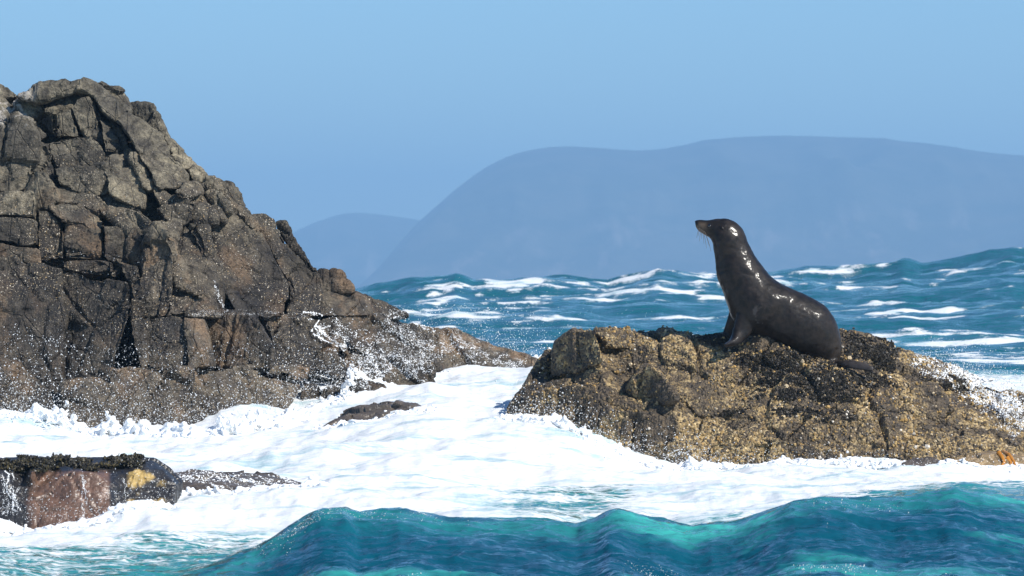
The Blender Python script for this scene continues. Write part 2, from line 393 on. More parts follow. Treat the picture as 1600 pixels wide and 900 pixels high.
def water_z(X, Y, full=True):
    """height, foam, aeration with painted crest glow at ground points"""
    X = X.astype(float); Y = Y.astype(float)
    px = X / np.maximum(Y, 1) * FPX + 800
    p3 = np.stack([X, Y, np.zeros_like(X)], 1)
    Yc = np.interp(px, CRY[:, 0], CRY[:, 1]) + 0.15 * vn(p3 * [0.9, 0, 0] + 4, 5)
    zc = CAMZ - (np.interp(px, CREST[:, 0], CREST[:, 1]) - HOR) / FPX * Yc
    near = (Y > 24) & (Y < 66)
    zr = np.zeros_like(X); fr = np.zeros_like(X)
    if near.any():
        # distances are compressed along the line of sight so that the surge follows its control points
        S = np.array((1.0, 0.55))
        q = np.stack([np.clip(X[near], -7, 7.5), np.clip(Y[near], 33, 59)], 1) * S
        pts = cp[:, :2] * S
        zr[near] = rbf(pts, cp[:, 2], q); fr[near] = np.clip(rbf(pts, CTRL[:, 3], q), 0, 1.05)
    t = Y - Yc
    face = zc - 0.34 * (1 - np.exp(-(t / 1.9) ** 2)) + 0.03 * np.sin(X * 1.3 + Y * .8) * sstep(0, -2, t)
    zz = np.where(t < 0, face, zc + (np.minimum(zr, 1.2) - zc) * sstep(0.0, 1.5, t))
    # far sea: long swell standing up behind the rocks
    zb_c = CAMZ + (HOR - np.interp(px, BACK[:, 0], BACK[:, 1])) / FPX * 160.0 - 0.12
    prof = np.interp(Y, [58, 75, 90, 105, 125, 145, 160, 172, 190, 230, 400], [0, 0, .02, .10, .36, .80, 1.0, .85, .35, 0, 0])
    base = np.interp(Y, [58, 70, 90, 110, 160, 230, 400], [.55, .45, .38, .35, .0, .1, 0])
    zback = base + prof * zb_c
    wb = sstep(55, 62, Y); z = zz * (1 - wb) + zback * wb
    # chop
    foam = fr * sstep(0.0, 0.5, t) * (1 - wb)
    edge = sstep(-0.15, 0.35, t) * (1 - wb)
    chopF = (1 - sstep(-0.4, 0.6, t)) * (Y > 20)
    r1 = ridged(p3 * [0.75, 1.1, 0] + 3, 3, 21); r2 = ridged(p3 * [2.4, 3.2, 0], 3, 23, 0.6)
    damp = 0.3 + 0.7 * sstep(0, -1.2, t)
    z = z + chopF * (0.055 * r1 * damp + 0.034 * r2 + 0.010 * ridged(p3 * [7, 9, 0], 2, 29))
    sp = fbm(p3 * [1.1, 0.8, 0] + 8, 3, 31, 0.5); sp2 = ridged(p3 * [4.5, 4.5, 0], 3, 37, 0.65)
    z = z + edge * (0.13 * sp + 0.024 * sp2) * (0.35 + 0.65 * np.clip(fr, 0, 1))
    c1 = ridged(p3 * [0.07, 0.16, 0] + 1, 3, 41, 0.55); c2 = ridged(p3 * [0.30, 0.62, 0], 3, 43, 0.6); c3 = fbm(p3 * [1.3, 2.2, 0], 3, 47)
    amp = np.interp(Y, [58, 75, 120, 200, 600, 2500], [.35, .7, 1, 1.3, 1.4, 0])
    z = z + wb * amp * (0.30 * c1 + 0.17 * c2 + 0.06 * c3)
    # white caps
    w1 = fbm(p3 * [0.17, 0.34, 0] + 5, 4, 53, 0.6); w2 = fbm(p3 * [0.55, 1.1, 0] + 5, 4, 59, 0.65)
    cap = sstep(0.05, 0.75, 0.50 * w1 + 0.95 * w2 + 0.40 * c2 + 0.25 * c1 - 0.11)
    foam = np.maximum(foam, wb * cap * 0.77)
    aer_glow = np.clip(chopF * (sstep(-1.5, -0.05, t) * 0.45 * (1 - 0.85 * sstep(-0.22, -0.02, t)) + 0.8 * sstep(0.0, 0.45, fbm(p3 * [0.8, 1.3, 0] + 2, 5, 61, 0.65)) * (0.75 + 0.25 * r2)), 0, 1)  # crest turquoise paints light coming through thin water; noise patches are aeration
    aer_glow = np.maximum(aer_glow, edge * np.clip(0.25 + fr * 0.75, 0, 1))
    aer_glow = np.maximum(aer_glow, wb * (0.12 + 0.5 * sstep(0.25, 0.6, fbm(p3 * [.05, .12, 0] + 9, 3, 67)) * sstep(120, 80, Y)))
    return z, foam, aer_glow

un = np.linspace(-0.116, 0.116, 420); uo = 0.116 * np.geomspace(1.02, 9, 14)
ucol = np.concatenate([-uo[::-1], un, uo])
Yr = np.concatenate([np.arange(3, 28, 1.0), np.arange(28, 33.5, 0.05), np.arange(33.5, 37.6, 0.032), np.arange(37.6, 58, 0.064), 58 * np.geomspace(1.0021, 200 / 58, 400), np.geomspace(203, 9200, 90)])
U, YY = np.meshgrid(ucol, Yr); Xw = (U * YY).ravel(); Yw = YY.ravel()
zw, fw, aw = water_z(Xw, Yw)
zw = np.where(Yw > 2500, np.minimum(zw, 0.0), zw)
nc = len(ucol); ii = np.arange(len(Yr) - 1)[:, None] * nc + np.arange(nc - 1)[None]
fq = np.stack([ii, ii + 1, ii + nc + 1, ii + nc], -1).reshape(-1, 4)
sea = mesh_np('sea', np.stack([Xw, Yw, zw], 1), fq, M_WATER, attrs={'foam': fw, 'aer_glow': aw})
props(sea, 'rough teal sea with white surf and breaking swell', 'sea', kind='structure')

# ================================================================== ROCKS
def rock_displace(v, n, seed, big=0.05, facet=0.07, fscale=2.2, fine=0.012, crack=0.02, second=0.30):
    q = v @ np.array(((0.92, 0.30, 0.25), (-0.28, 0.95, -0.12), (-0.27, 0.04, 0.96)))
    q = q * np.array((1.0, 1.0, 0.7))
    f1, f2, c, bid = worley(q * fscale, seed)
    g = np.stack([np.sin(bid * 91), np.sin(bid * 57 + 1), np.sin(bid * 133 + 2)], 1)
    fac = np.sum((q * fscale - c) * g, 1) * 0.6 + (bid - 0.5) * 0.9
    ck = 1 - sstep(0.0, 0.09, f2 - f1)
    d = big * fbm(v * 1.6, 3, seed) + facet * fac - crack * ck
    f1, f2, c, bid = worley(q * fscale * 3.1, seed + 9)
    d = d + facet * second * ((bid - 0.5) + 0.4 * np.sin(bid * 77) * (q[:, 2] * fscale * 3.1 - c[:, 2])) - crack * 0.4 * (1 - sstep(0, 0.12, f2 - f1))
    d = d + fine * fbm(v * 14, 3, seed + 5, 0.6)
    return v + n * d[:, None]

def crag_depth(px, py):
    return 49.1 + (650 - py) / 520 * 3.3 + max(0, px - 300) * 0.0068 + (0.5 if py > 640 else 0) * 0

NRM = {'F': (0.03, -0.94, 0.34), 'FL': (-0.42, -0.84, 0.30), 'L': (-0.80, -0.56, 0.12), 'FR': (0.42, -0.78, 0.42), 'S': (0.36, -0.62, 0.68),
       'T': (0.05, -0.55, 0.82), 'U': (-0.05, -0.98, -0.10), 'G': (0.0, -0.78, 0.62)}

def poly_block(poly, nrm, off=0.0, thick=0.6, grow=1.04, depth=None):
    p = np.array(poly, float); c = p.mean(0)
    Yc = (depth if depth is not None else crag_depth(*c)) + off
    p = c + (p - c) * grow
    n = np.array(nrm); n = n / np.linalg.norm(n); C = at(c[0], c[1], Yc); cam0 = np.array((0, 0, CAMZ))
    front = []
    for x, y in p:
        d = at(x, y, 1.0) - cam0
        s = np.dot(C - cam0, n) / np.dot(d, n)
        s = np.clip(s, Yc - 1.0, Yc + 1.0)
        front.append(cam0 + d * s)
    front = np.array(front); ctr = front.mean(0)
    back = ctr + (front - ctr) * 0.86 + np.array((0, thick, -0.10 * thick))
    k = len(p); v = np.concatenate([front, back])
    f = [list(range(k)), list(range(2 * k - 1, k - 1, -1))] + [[i, i + k, (i + 1) % k + k, (i + 1) % k] for i in range(k)]
    return v, f

CRAG = [  # outline in the photograph, facing, offset
 ([(-20,128),(4,133),(12,136),(24,145),(28,152),(10,155),(-20,156)], 'F', .15), ([(-20,146),(8,150),(20,163),(32,180),(36,186),(10,190),(-20,190)], 'S', .05),
 ([(20,158),(32,150),(50,151),(60,164),(70,174),(56,182),(44,186),(30,180)], 'FR', .12),
 ([(26,150),(40,143),(72,133),(110,129),(134,122),(138,142),(115,141),(90,146),(72,152),(55,153),(40,154)], 'F', -.18),
 ([(132,123),(152,134),(172,152),(203,168),(203,208),(186,192),(172,183),(160,174),(150,154),(138,143),(120,139)], 'S', -.12),
 ([(150,134),(160,131),(172,138),(187,139),(195,150),(202,164),(212,178),(198,176),(170,155)], 'FR', .12),
 ([(202,163),(214,160),(228,160),(238,163),(246,182),(257,206),(263,212),(254,218),(232,202),(208,180)], 'FL', .22),
 ([(198,168),(232,198),(256,213),(272,234),(262,238),(290,275),(289,286),(270,294),(250,292),(235,267),(216,242),(205,217),(184,187)], 'S', -.05),
 ([(255,212),(270,216),(283,229),(296,246),(306,257),(309,264),(286,264),(279,254),(267,239)], 'S', .15), ([(303,256),(316,265),(326,280),(311,285),(304,282),(296,266)], 'FR', .12),
 ([(206,240),(222,260),(240,288),(244,296),(230,296),(220,285),(209,254)], 'S', .0), ([(238,290),(252,292),(268,308),(262,320),(250,318),(240,304)], 'S', .02),
 ([(86,172),(112,169),(117,190),(124,213),(92,214),(86,195)], 'F', .0), ([(112,169),(123,156),(137,153),(143,161),(145,172),(157,192),(161,226),(125,213),(118,190)], 'F', -.04),
 ([(48,190),(70,176),(87,172),(88,195),(94,213),(78,212),(60,196)], 'L', .12), ([(70,174),(100,157),(119,154),(124,157),(112,169),(87,173)], 'T', .10),
 ([(146,171),(163,187),(173,185),(187,193),(197,215),(206,238),(200,241),(182,238),(163,234),(160,215),(157,192)], 'S', .04),
 ([(75,224),(95,213),(132,211),(150,219),(162,240),(162,266),(130,266),(84,264),(76,240)], 'F', -.04), ([(-20,188),(12,186),(36,192),(52,210),(56,224),(52,258),(52,300),(-20,300)], 'F', -.28),
 ([(28,182),(52,187),(76,205),(74,215),(55,222),(46,204)], 'S', -.05), ([(50,224),(76,222),(84,240),(82,262),(84,285),(70,275),(52,270)], 'F', -.05),
 ([(52,268),(70,270),(88,300),(90,314),(76,324),(56,327),(51,300)], 'FL', -.06), ([(-20,298),(52,296),(56,318),(55,341),(35,339),(-20,337)], 'F', -.24),
 ([(-20,339),(30,339),(55,343),(58,381),(40,385),(12,379),(-20,373)], 'F', -.22), ([(-20,375),(12,381),(40,388),(58,392),(61,413),(45,411),(20,405),(-20,403)], 'F', -.20),
 ([(-20,404),(20,405),(50,414),(96,422),(99,490),(94,560),(89,620),(86,700),(-20,700)], 'F', -.12), ([(95,422),(130,428),(136,434),(200,441),(204,455),(198,500),(187,535),(180,560),(172,620),(166,705),(85,705),(88,620),(94,555),(98,490)], 'FL', -.08),
 ([(-20,566),(40,566),(70,590),(100,620),(105,710),(-20,710)], 'G', -.22), ([(98,600),(150,596),(180,610),(186,650),(180,715),(95,712)], 'G', -.24),
 ([(57,327),(75,327),(92,345),(99,362),(101,402),(75,408),(58,407)], 'F', -.02), ([(97,405),(178,403),(183,433),(135,430),(96,421)], 'F', .0), ([(74,322),(105,317),(125,316),(150,330),(162,346),(156,367),(130,354),(100,347),(86,335)], 'S', -.08),
 ([(86,298),(110,284),(165,290),(210,310),(224,327),(165,337),(150,331),(125,318),(90,316)], 'T', .04), ([(84,262),(130,258),(161,258),(174,300),(160,308),(125,302),(94,288)], 'F', -.04),
 ([(160,238),(200,238),(223,280),(226,300),(224,326),(190,312),(172,302),(161,262)], 'S', .0), ([(168,332),(190,327),(216,328),(240,350),(241,386),(205,368),(188,352)], 'FL', -.16),
 ([(99,345),(156,361),(157,403),(99,404)], 'G', .02), ([(159,350),(190,352),(217,370),(223,378),(219,422),(180,427),(163,402)], 'F', -.02), ([(217,380),(240,345),(263,361),(271,400),(269,450),(263,493),(222,495),(217,440)], 'FL', -.12),
 ([(178,404),(216,415),(223,450),(221,495),(202,493),(205,460),(198,440)], 'FL', .10), ([(239,345),(290,345),(320,380),(336,430),(331,467),(275,445),(268,400),(262,362)], 'S', .02), ([(265,440),(300,448),(335,465),(345,495),(262,497)], 'T', .06),
 ([(246,325),(275,318),(301,322),(301,346),(285,351),(258,344)], 'F', -.03), ([(300,322),(330,330),(336,346),(306,350)], 'F', .0), ([(272,299),(288,286),(305,284),(314,294),(314,303),(295,310),(280,307)], 'S', -.06), ([(253,312),(275,304),(296,309),(300,322),(262,324)], 'FL', .02),
 ([(293,309),(314,303),(337,326),(354,347),(332,338),(300,322)], 'S', -.02), ([(307,284),(321,280),(331,291),(327,298),(314,298)], 'FL', .0), ([(317,298),(330,294),(346,305),(362,331),(350,331),(333,319)], 'FL', -.06),
 ([(320,281),(335,279),(347,286),(352,302),(335,297),(327,288)], 'FR', .06), ([(344,287),(353,284),(360,287),(364,296),(372,321),(360,317),(348,301)], 'FR', .08), ([(361,297),(371,294),(377,304),(384,318),(394,334),(385,337),(370,322)], 'FR', .12),
 ([(343,304),(360,314),(378,325),(402,350),(395,357),(380,347),(360,331)], 'S', -.02), ([(329,347),(352,334),(380,346),(402,356),(417,376),(432,410),(452,446),(442,492),(400,497),(370,490),(346,445),(335,400)], 'S', -.04),
 ([(293,349),(330,345),(342,400),(348,442),(342,490),(322,432),(309,380)], 'FR', .0), ([(393,337),(403,339),(412,338),(426,346),(434,362),(441,386),(431,402),(418,373),(400,353)], 'S', .06), ([(431,350),(439,347),(447,348),(456,362),(464,381),(484,408),(498,424),(485,424),(470,402),(455,387),(440,367)], 'FL', .14),
 ([(438,380),(457,395),(470,405),(482,417),(501,425),(507,450),(502,492),(450,494),(450,445),(431,405)], 'S', .04), ([(498,427),(510,423),(522,422),(536,426),(541,438),(552,454),(530,455),(503,448)], 'F', .02), ([(498,444),(530,452),(552,453),(568,461),(580,492),(545,495),(500,493)], 'S', .02),
 ([(550,453),(570,459),(596,466),(616,476),(637,491),(602,502),(573,494)], 'S', .10), ([(203,493),(265,492),(291,500),(294,574),(220,578),(209,540)], 'F', -.12), ([(288,497),(317,500),(337,572),(293,574)], 'FR', -.14),
 ([(314,500),(345,492),(392,491),(411,516),(427,545),(423,574),(334,573)], 'FL', -.18), ([(388,490),(413,491),(427,525),(426,545),(408,518)], 'L', -.10), ([(410,491),(450,489),(482,496),(512,520),(537,555),(563,592),(540,600),(480,580),(424,574),(426,535)], 'FR', -.14),
 ([(170,577),(220,574),(300,574),(305,700),(160,712),(172,620)], 'G', -.26), ([(300,573),(400,572),(480,578),(472,602),(448,640),(444,700),(302,705)], 'S', -.24),
 ([(475,496),(502,500),(530,520),(545,556),(515,528)], 'G', .0), ([(498,500),(530,490),(577,490),(602,501),(642,531),(672,572),(620,566),(570,556),(528,532)], 'S', -.12), ([(572,490),(602,494),(642,501),(702,516),(772,541),(830,561),(858,578),(800,596),(720,590),(665,570),(640,530)], 'S', .0),
 ([(530,560),(570,553),(640,560),(672,580),(676,610),(560,606)], 'G', -.34), ([(560,590),(600,600),(610,640),(470,650),(476,602),(520,598)], 'G', -.45),
]
crag = empty('rocky_crag', tuple(at(280, 660, 49.5)))
props(crag, 'tall dark jagged rock crag with stepped blocks and barnacled lower faces', 'rock')
items = []
for poly, nk, off in CRAG:
    v, f = poly_block(poly, NRM[nk], off)
    size = np.ptp(v, axis=0).max(); items.append((v, f, 0.020 if size < 1.0 else 0.025, 0))
SIL = [(-260,140),(-20,140),(30,158),(70,146),(132,136),(170,160),(200,176),(240,190),(280,245),(318,290),(345,300),(372,312),(400,350),(440,365),(470,410),(500,436),(535,438),(560,470),(610,486),
       (640,505),(700,528),(780,560),(850,590),(850,690),(-260,720)]
v, f = poly_block(SIL, (0.05, -0.70, 0.70), 0.62, 3.0, 1.0, depth=crag_depth(330, 430))
fr = np.array([at(x, y, crag_depth(x, y) + 0.42) for x, y in SIL]); k = len(SIL)
bk = fr + np.array((0, 3.2, -0.5)); v = np.concatenate([fr, bk])
# inner grid so that the body follows the slope
items.append((v, f, 0.06, 2))
low_items = []
res = remesh_many(items)
crag_bvh_v, crag_bvh_f, base = [], [], 0
for k, (v, n, f) in enumerate(res):
    last = k == len(res) - 1
    v2 = rock_displace(v, n, 100 + (k % 7) * 3, 0.035, 0.060 if not last else 0.12, 1.25, 0.020, 0.024, 0.42)
    # sink what lies well behind the face into nothing: keep only the front part
    if not last:
        fn_ = np.cross(v2[f[:, 2]] - v2[f[:, 0]], v2[f[:, 3]] - v2[f[:, 1]]); fn_ /= np.linalg.norm(fn_, axis=1, keepdims=True) + 1e-12
        yc_ = v2[f].mean(1)[:, 1]; f = f[~((fn_[:, 1] > 0.55) | ((yc_ > v2[:, 1].min() + 0.5 * np.ptp(v2[:, 1]) + 0.2) & (fn_[:, 2] < 0.3)))]
        u_, inv_ = np.unique(f, return_inverse=True); v2 = v2[u_]; f = inv_.reshape(f.shape)
    mesh_np('rock_face' if last else 'rock_block', v2, f, M_CRAG, crag, smooth=False)
    crag_bvh_v.append(v2); crag_bvh_f.append(f + base); base += len(v2)
crag_V = np.concatenate(crag_bvh_v); crag_F = np.concatenate(crag_bvh_f)
CRAG_BVH = BVHTree.FromPolygons(crag_V.tolist(), crag_F.tolist())

# ------------------------------------------------------------------ the seal's islet
from mathutils.geometry import delaunay_2d_cdt
ISL = np.array([
 (790,655,47.7),(798,632,47.75),(828,604,47.9),(856,588,48.0),(862,583,48.25),(862,556,48.4),(868,534,48.5),(895,517,48.4),(925,515,48.15),(955,514,48.2),(1000,522,47.9),(1050,530,47.75),(1098,540,47.65),(1113,527,47.75),(1135,523,47.8),(1180,521,47.9),
 (1250,523,48.1),(1320,521,48.15),(1345,525,48.15),(1372,535,48.1),(1400,546,48.15),(1440,556,48.2),(1480,571,48.3),(1520,587,48.3),(1560,602,48.4),(1605,618,48.4),(1700,650,48.5),
 (930,548,47.75),(938,566,47.55),(885,588,47.75),(965,560,47.75),(980,540,47.8),(1040,560,47.55),(1010,568,47.62),(986,606,47.55),(1020,630,47.02),(1052,621,46.92),(1032,584,47.3),(945,600,47.45),(960,620,47.3),
 (905,592,47.6),(860,610,47.62),(900,640,47.3),(840,640,47.55),(945,634,47.08),(1012,644,46.88),(1000,660,46.84),(1060,684,46.62),(1100,700,46.6),
 (800,662,47.6),(860,668,47.35),(905,690,47.1),(960,715,46.85),(1012,735,46.62),(1090,730,46.45),(1200,736,46.42),(1300,738,46.4),(1400,736,46.4),(1500,742,46.25),(1600,748,46.15),(1700,752,46.1),
 (1090,560,47.5),(1100,600,47.25),(1150,540,47.62),(1182,527,47.5),(1216,533,47.42),(1242,548,47.33),(1272,563,47.27),(1300,575,47.2),(1332,578,47.25),(1200,560,47.3),(1170,590,47.3),(1130,640,46.98),(1085,655,46.9),
 (1240,590,47.1),(1310,600,47.05),(1370,590,47.4),(1420,600,47.5),(1380,570,47.7),(1470,605,47.65),(1540,635,47.7),(1605,655,47.75),(1200,640,46.9),(1160,690,46.62),(1260,655,46.8),(1280,695,46.6),(1340,640,46.85),(1400,655,46.85),
 (1390,695,46.55),(1450,640,47.1),(1480,675,46.8),(1500,655,47.15),(1490,705,46.5),(1560,690,46.7),(1600,690,46.9),(1580,715,46.4),(1700,720,46.6)], float)
tri = delaunay_2d_cdt([Vector(p[:2]) for p in ISL], [], [], 0, 1e-6)[2]
P3 = np.array([at(*p) for p in ISL]); fr_f = [list(t) for t in tri if np.ptp(ISL[list(t), 0]) < 230]
# drop to below the water along the boundary, and a rounded back
nP = len(P3); d_top = P3.copy()
bk = P3 + np.array((0, 1.3, 0)); bk[:, 1] = np.maximum(bk[:, 1], 49.0) + 0.2; bk[:, 2] = np.minimum(bk[:, 2] - 0.35, bk[:, 2]); bk[:, 2] -= 0.1
from collections import Counter
ec = Counter()
for t in fr_f:
    for a, b in ((t[0], t[1]), (t[1], t[2]), (t[2], t[0])): ec[(a, b)] += 1
bnd = [(a, b) for (a, b) in ec if (b, a) not in ec]
faces = fr_f + [[x + nP for x in t[::-1]] for t in fr_f] + [[a, a + nP, b + nP, b] for a, b in bnd]
isl_items = [(np.concatenate([P3, bk]), faces, 0.017, 2)]
# low wet rock at lower left, half drowned rocks
def solid(pts_front, thick, vox=0.018, sm=2, drop=0.0):
    fr = np.array([at(*p) for p in pts_front]); tr = delaunay_2d_cdt([Vector(p[:2]) for p in pts_front], [], [], 0, 1e-6)[2]
    ff = [list(t) for t in tr]; n0 = len(fr); e = Counter()
    for t in ff:
        for a, b in ((t[0], t[1]), (t[1], t[2]), (t[2], t[0])): e[(a, b)] += 1
    bd = [(a, b) for (a, b) in e if (b, a) not in e]
    b2 = fr + np.array((0, thick, -drop))
    return (np.concatenate([fr, b2]), ff + [[x + n0 for x in t[::-1]] for t in ff] + [[a, a + n0, b + n0, b] for a, b in bd], vox, sm)
LOW = [(-60,722,40.6),(0,724,40.5),(40,720,40.6),(100,724,40.5),(140,734,40.4),(190,722,40.7),(235,722,40.7),(255,735,40.55),(275,758,40.4),(270,790,40.2),(-60,735,40.1),(0,736,40.05),(50,736,40.05),(110,738,40.05),
       (150,742,40.05),(168,760,40.0),(172,740,40.35),(190,740,40.35),(200,768,40.2),(215,735,40.3),(-60,850,39.8),(40,850,39.8),(100,846,39.8),(158,842,39.75),(172,815,39.9),(200,805,40.1),(235,800,40.1),
       (40,790,39.9),(52,765,40.12),(36,760,40.15),(110,790,39.9)]
DRWN = [(258,742,42.2),(300,735,42.4),(360,742,42.4),(420,742,42.5),(450,752,42.4),(500,765,42.3),(540,782,42.1),(520,800,41.6),(440,800,41.5),(340,800,41.4),(270,800,41.6),(300,752,42.0),(340,756,41.9),(400,760,41.9),(450,772,41.8)]
CRES = [(498,672,48.0),(515,660,48.1),(545,650,48.2),(585,641,48.3),(612,637,48.35),(650,639,48.35),(668,648,48.25),(680,662,48.1),(640,675,47.8),(560,690,47.7),(500,690,47.8),(600,655,48.1)]
SMALL = [(1410,724,45.9),(1425,717,46.0),(1450,715,46.0),(1472,722,45.95),(1480,735,45.85),(1440,740,45.75),(1405,738,45.8)]
KROCK = [(1490,722,46.0),(1515,713,46.05),(1550,712,46.1),(1590,718,46.1),(1640,716,46.1),(1650,760,45.8),(1560,760,45.7),(1500,750,45.8),(1550,728,45.95)]
DRWN = [(a, b + 3, c) for a, b, c in DRWN]
CRES = [(a, b - 7 if b < 660 else b, c - .1) for a, b, c in CRES]
r2 = remesh_many([isl_items[0], solid(LOW, 0.75), solid(DRWN, 0.6), solid(CRES, 0.5), solid(SMALL, 0.2, 0.012), solid(KROCK, 0.4, 0.014)])

v, n, f = r2[0]
isl_o = empty('seal_rock', tuple(at(1200, 735, 47.4)))
props(isl_o, 'broad low rock crusted with golden barnacles that the seal sits on', 'rock')
iv = rock_displace(v, n, 300, 0.03, 0.06, 1.8, 0.014, 0.045)
iv = iv + n * (0.010 * fbm(iv * 30, 2, 77))[:, None]
fn_ = np.cross(iv[f[:, 2]] - iv[f[:, 0]], iv[f[:, 3]] - iv[f[:, 1]]); fn_ /= np.linalg.norm(fn_, axis=1, keepdims=True) + 1e-12
keep = ~((fn_[:, 2] < -0.3) & (iv[f].mean(1)[:, 1] > 47.6)) & (iv[f].mean(1)[:, 2] > -0.35); f = f[keep]; u_, inv_ = np.unique(f, return_inverse=True); iv = iv[u_]; f = inv_.reshape(f.shape)
mesh_np('rock_body', iv, f, M_ISLET, isl_o, smooth=False)
IB = [([(860,589),(861,556),(868,533),(895,515),(928,515),(938,548),(942,566),(905,582)], (-.74,-.64,.18), 47.72), ([(984,609),(1010,567),(1032,583),(1057,622),(1022,633)], (-.78,-.60,.10), 47.08),
      ([(788,660),(799,630),(845,612),(900,600),(955,622),(950,638),(962,700),(905,705),(850,680)], (-.50,-.84,.16), 47.38), ([(945,636),(1012,645),(1052,690),(1062,740),(1010,748),(955,722)], (-.48,-.86,.05), 46.82),
      ([(1110,692),(1200,684),(1300,700),(1320,745),(1100,742)], (-.1,-.95,.2), 46.48), ([(1370,690),(1450,676),(1530,684),(1562,702),(1500,716),(1390,716)], (.1,-.7,.7), 46.6),
      ([(930,516),(975,514),(1010,523),(1000,545),(950,540)], (.2,-.6,.75), 47.85), ([(1060,612),(1120,590),(1170,612),(1150,650),(1090,650)], (.15,-.7,.65), 47.08), ([(1250,610),(1330,604),(1360,640),(1300,668),(1245,650)], (.05,-.75,.6), 46.92),
      ([(1400,600),(1460,598),(1490,640),(1450,665),(1400,650)], (.2,-.7,.65), 47.15)]
rb_ = remesh_many([(*poly_block(p, nn_, 0, 0.55, 1.02, dd), 0.017, 1) for p, nn_, dd in IB])
IVs, IFs, b_ = [iv], [f], len(iv)
for k, (v, n, f2) in enumerate(rb_):
    v2 = rock_displace(v, n, 320 + k, 0.025, 0.045, 2.2, 0.014, 0.02); v2 = v2 + n * (0.010 * fbm(v2 * 30, 2, 77))[:, None]
    mesh_np('rock_block', v2, f2, M_ISLET, isl_o, smooth=False); IVs.append(v2); IFs.append(f2 + b_); b_ += len(v2)
ISL_V, ISL_F = np.concatenate(IVs), np.concatenate(IFs)
ISL_BVH = BVHTree.FromPolygons(ISL_V.tolist(), ISL_F.tolist())

def face_data(V, F):
    c = V[F].mean(1); e1 = V[F[:, 2]] - V[F[:, 0]]; e2 = V[F[:, 3]] - V[F[:, 1]]
    nn = np.cross(e1, e2); a = np.linalg.norm(nn, axis=1); return c, nn / np.maximum(a, 1e-12)[:, None], a

def scatter_mesh(pts, nrm, rad, tmpl_v, tmpl_f, hscale=None, spin=True):
    """copies of a small template (z up) on points; returns verts, faces"""
    m = len(pts); z = nrm / np.linalg.norm(nrm, axis=1, keepdims=True)
    ref = np.where(np.abs(z[:, 2:3]) < 0.9, np.array([[0, 0, 1.0]]), np.array([[1.0, 0, 0]]))
    x = np.cross(ref, z); x /= np.linalg.norm(x, axis=1, keepdims=True); y = np.cross(z, x)
    th = RNG.uniform(0, 6.283, m) if spin else np.zeros(m); c, s = np.cos(th)[:, None], np.sin(th)[:, None]
    x, y = x * c + y * s, y * c - x * s
    hs = np.ones(m) if hscale is None else hscale
    tv = tmpl_v
    V = pts[:, None] + rad[:, None, None] * (tv[None, :, 0:1] * x[:, None] + tv[None, :, 1:2] * y[:, None] + (tv[None, :, 2:3] * hs[:, None, None]) * z[:, None])
    F = tmpl_f[None] + (np.arange(m) * len(tv))[:, None, None]
    return V.reshape(-1, 3), F.reshape(-1, tmpl_f.shape[1])

def cone_tmpl(k=6, top=0.45):
    a = np.arange(k) * 2 * np.pi / k
    v = np.concatenate([np.stack([np.cos(a), np.sin(a), np.full(k, -0.25)], 1), np.stack([np.cos(a) * top, np.sin(a) * top, np.full(k, 0.75)], 1), [[0, 0, 0.55]]])
    f = []
    for i in range(k):
        j = (i + 1) % k; f += [(i, j, k + j), (i, k + j, k + i), (k + i, k + j, 2 * k)]
    return v, np.array(f)

def octa_tmpl():
    v = np.array([(1, 0, 0), (-1, 0, 0), (0, 1, 0), (0, -1, 0), (0, 0, 1), (0, 0, -1)], float)
    f = np.array([(0, 2, 4), (2, 1, 4), (1, 3, 4), (3, 0, 4), (2, 0, 5), (1, 2, 5), (3, 1, 5), (0, 3, 5)])
    return v, f

def ico_tmpl(sub=1):
    bm = bmesh.new(); bmesh.ops.create_icosphere(bm, subdivisions=sub, radius=1.0)
    v = np.array([x.co[:] for x in bm.verts]); f = np.array([[q.index for q in p.verts] for p in bm.faces]); bm.free(); return v, f

fc, fn, fa = face_data(ISL_V, ISL_F)
vis = (fn[:, 1] < 0.35) & (fc[:, 1] < 48.7) & (fc[:, 2] > -0.15)
dens = fa * vis * (0.25 + sstep(-0.25, 0.4, fbm(fc * 2.0, 3, 91)) * 1.2)
dens = dens * np.where(fn[:, 0] < -0.35, 0.25, 1.0)
pk = RNG.choice(len(fc), 18000, p=dens / dens.sum())
pp = fc[pk] + RNG.normal(0, 0.006, (len(pk), 3)); rr = RNG.gamma(2.2, 0.0026, len(pk)) + 0.0035
bv, bf = cone_tmpl(5)
V, F = scatter_mesh(pp, fn[pk] + RNG.normal(0, .25, (len(pk), 3)), rr, bv, bf, RNG.uniform(0.6, 1.2, len(pk)))
pal = np.array([(0.30, 0.185, 0.060), (0.42, 0.29, 0.12), (0.48, 0.38, 0.24), (0.20, 0.14, 0.07), (0.10, 0.085, 0.07), (0.55, 0.50, 0.42)])
ci = RNG.choice(6, len(pk), p=[.25, .22, .12, .2, .15, .06]); tint = np.repeat(pal[ci] * RNG.uniform(.75, 1.4, (len(pk), 1)), len(bv), 0)
o = mesh_np('barnacle_crust', V, F, M_BARN, isl_o, smooth=False, attrs={'tint': tint}); o['kind'] = 'stuff'

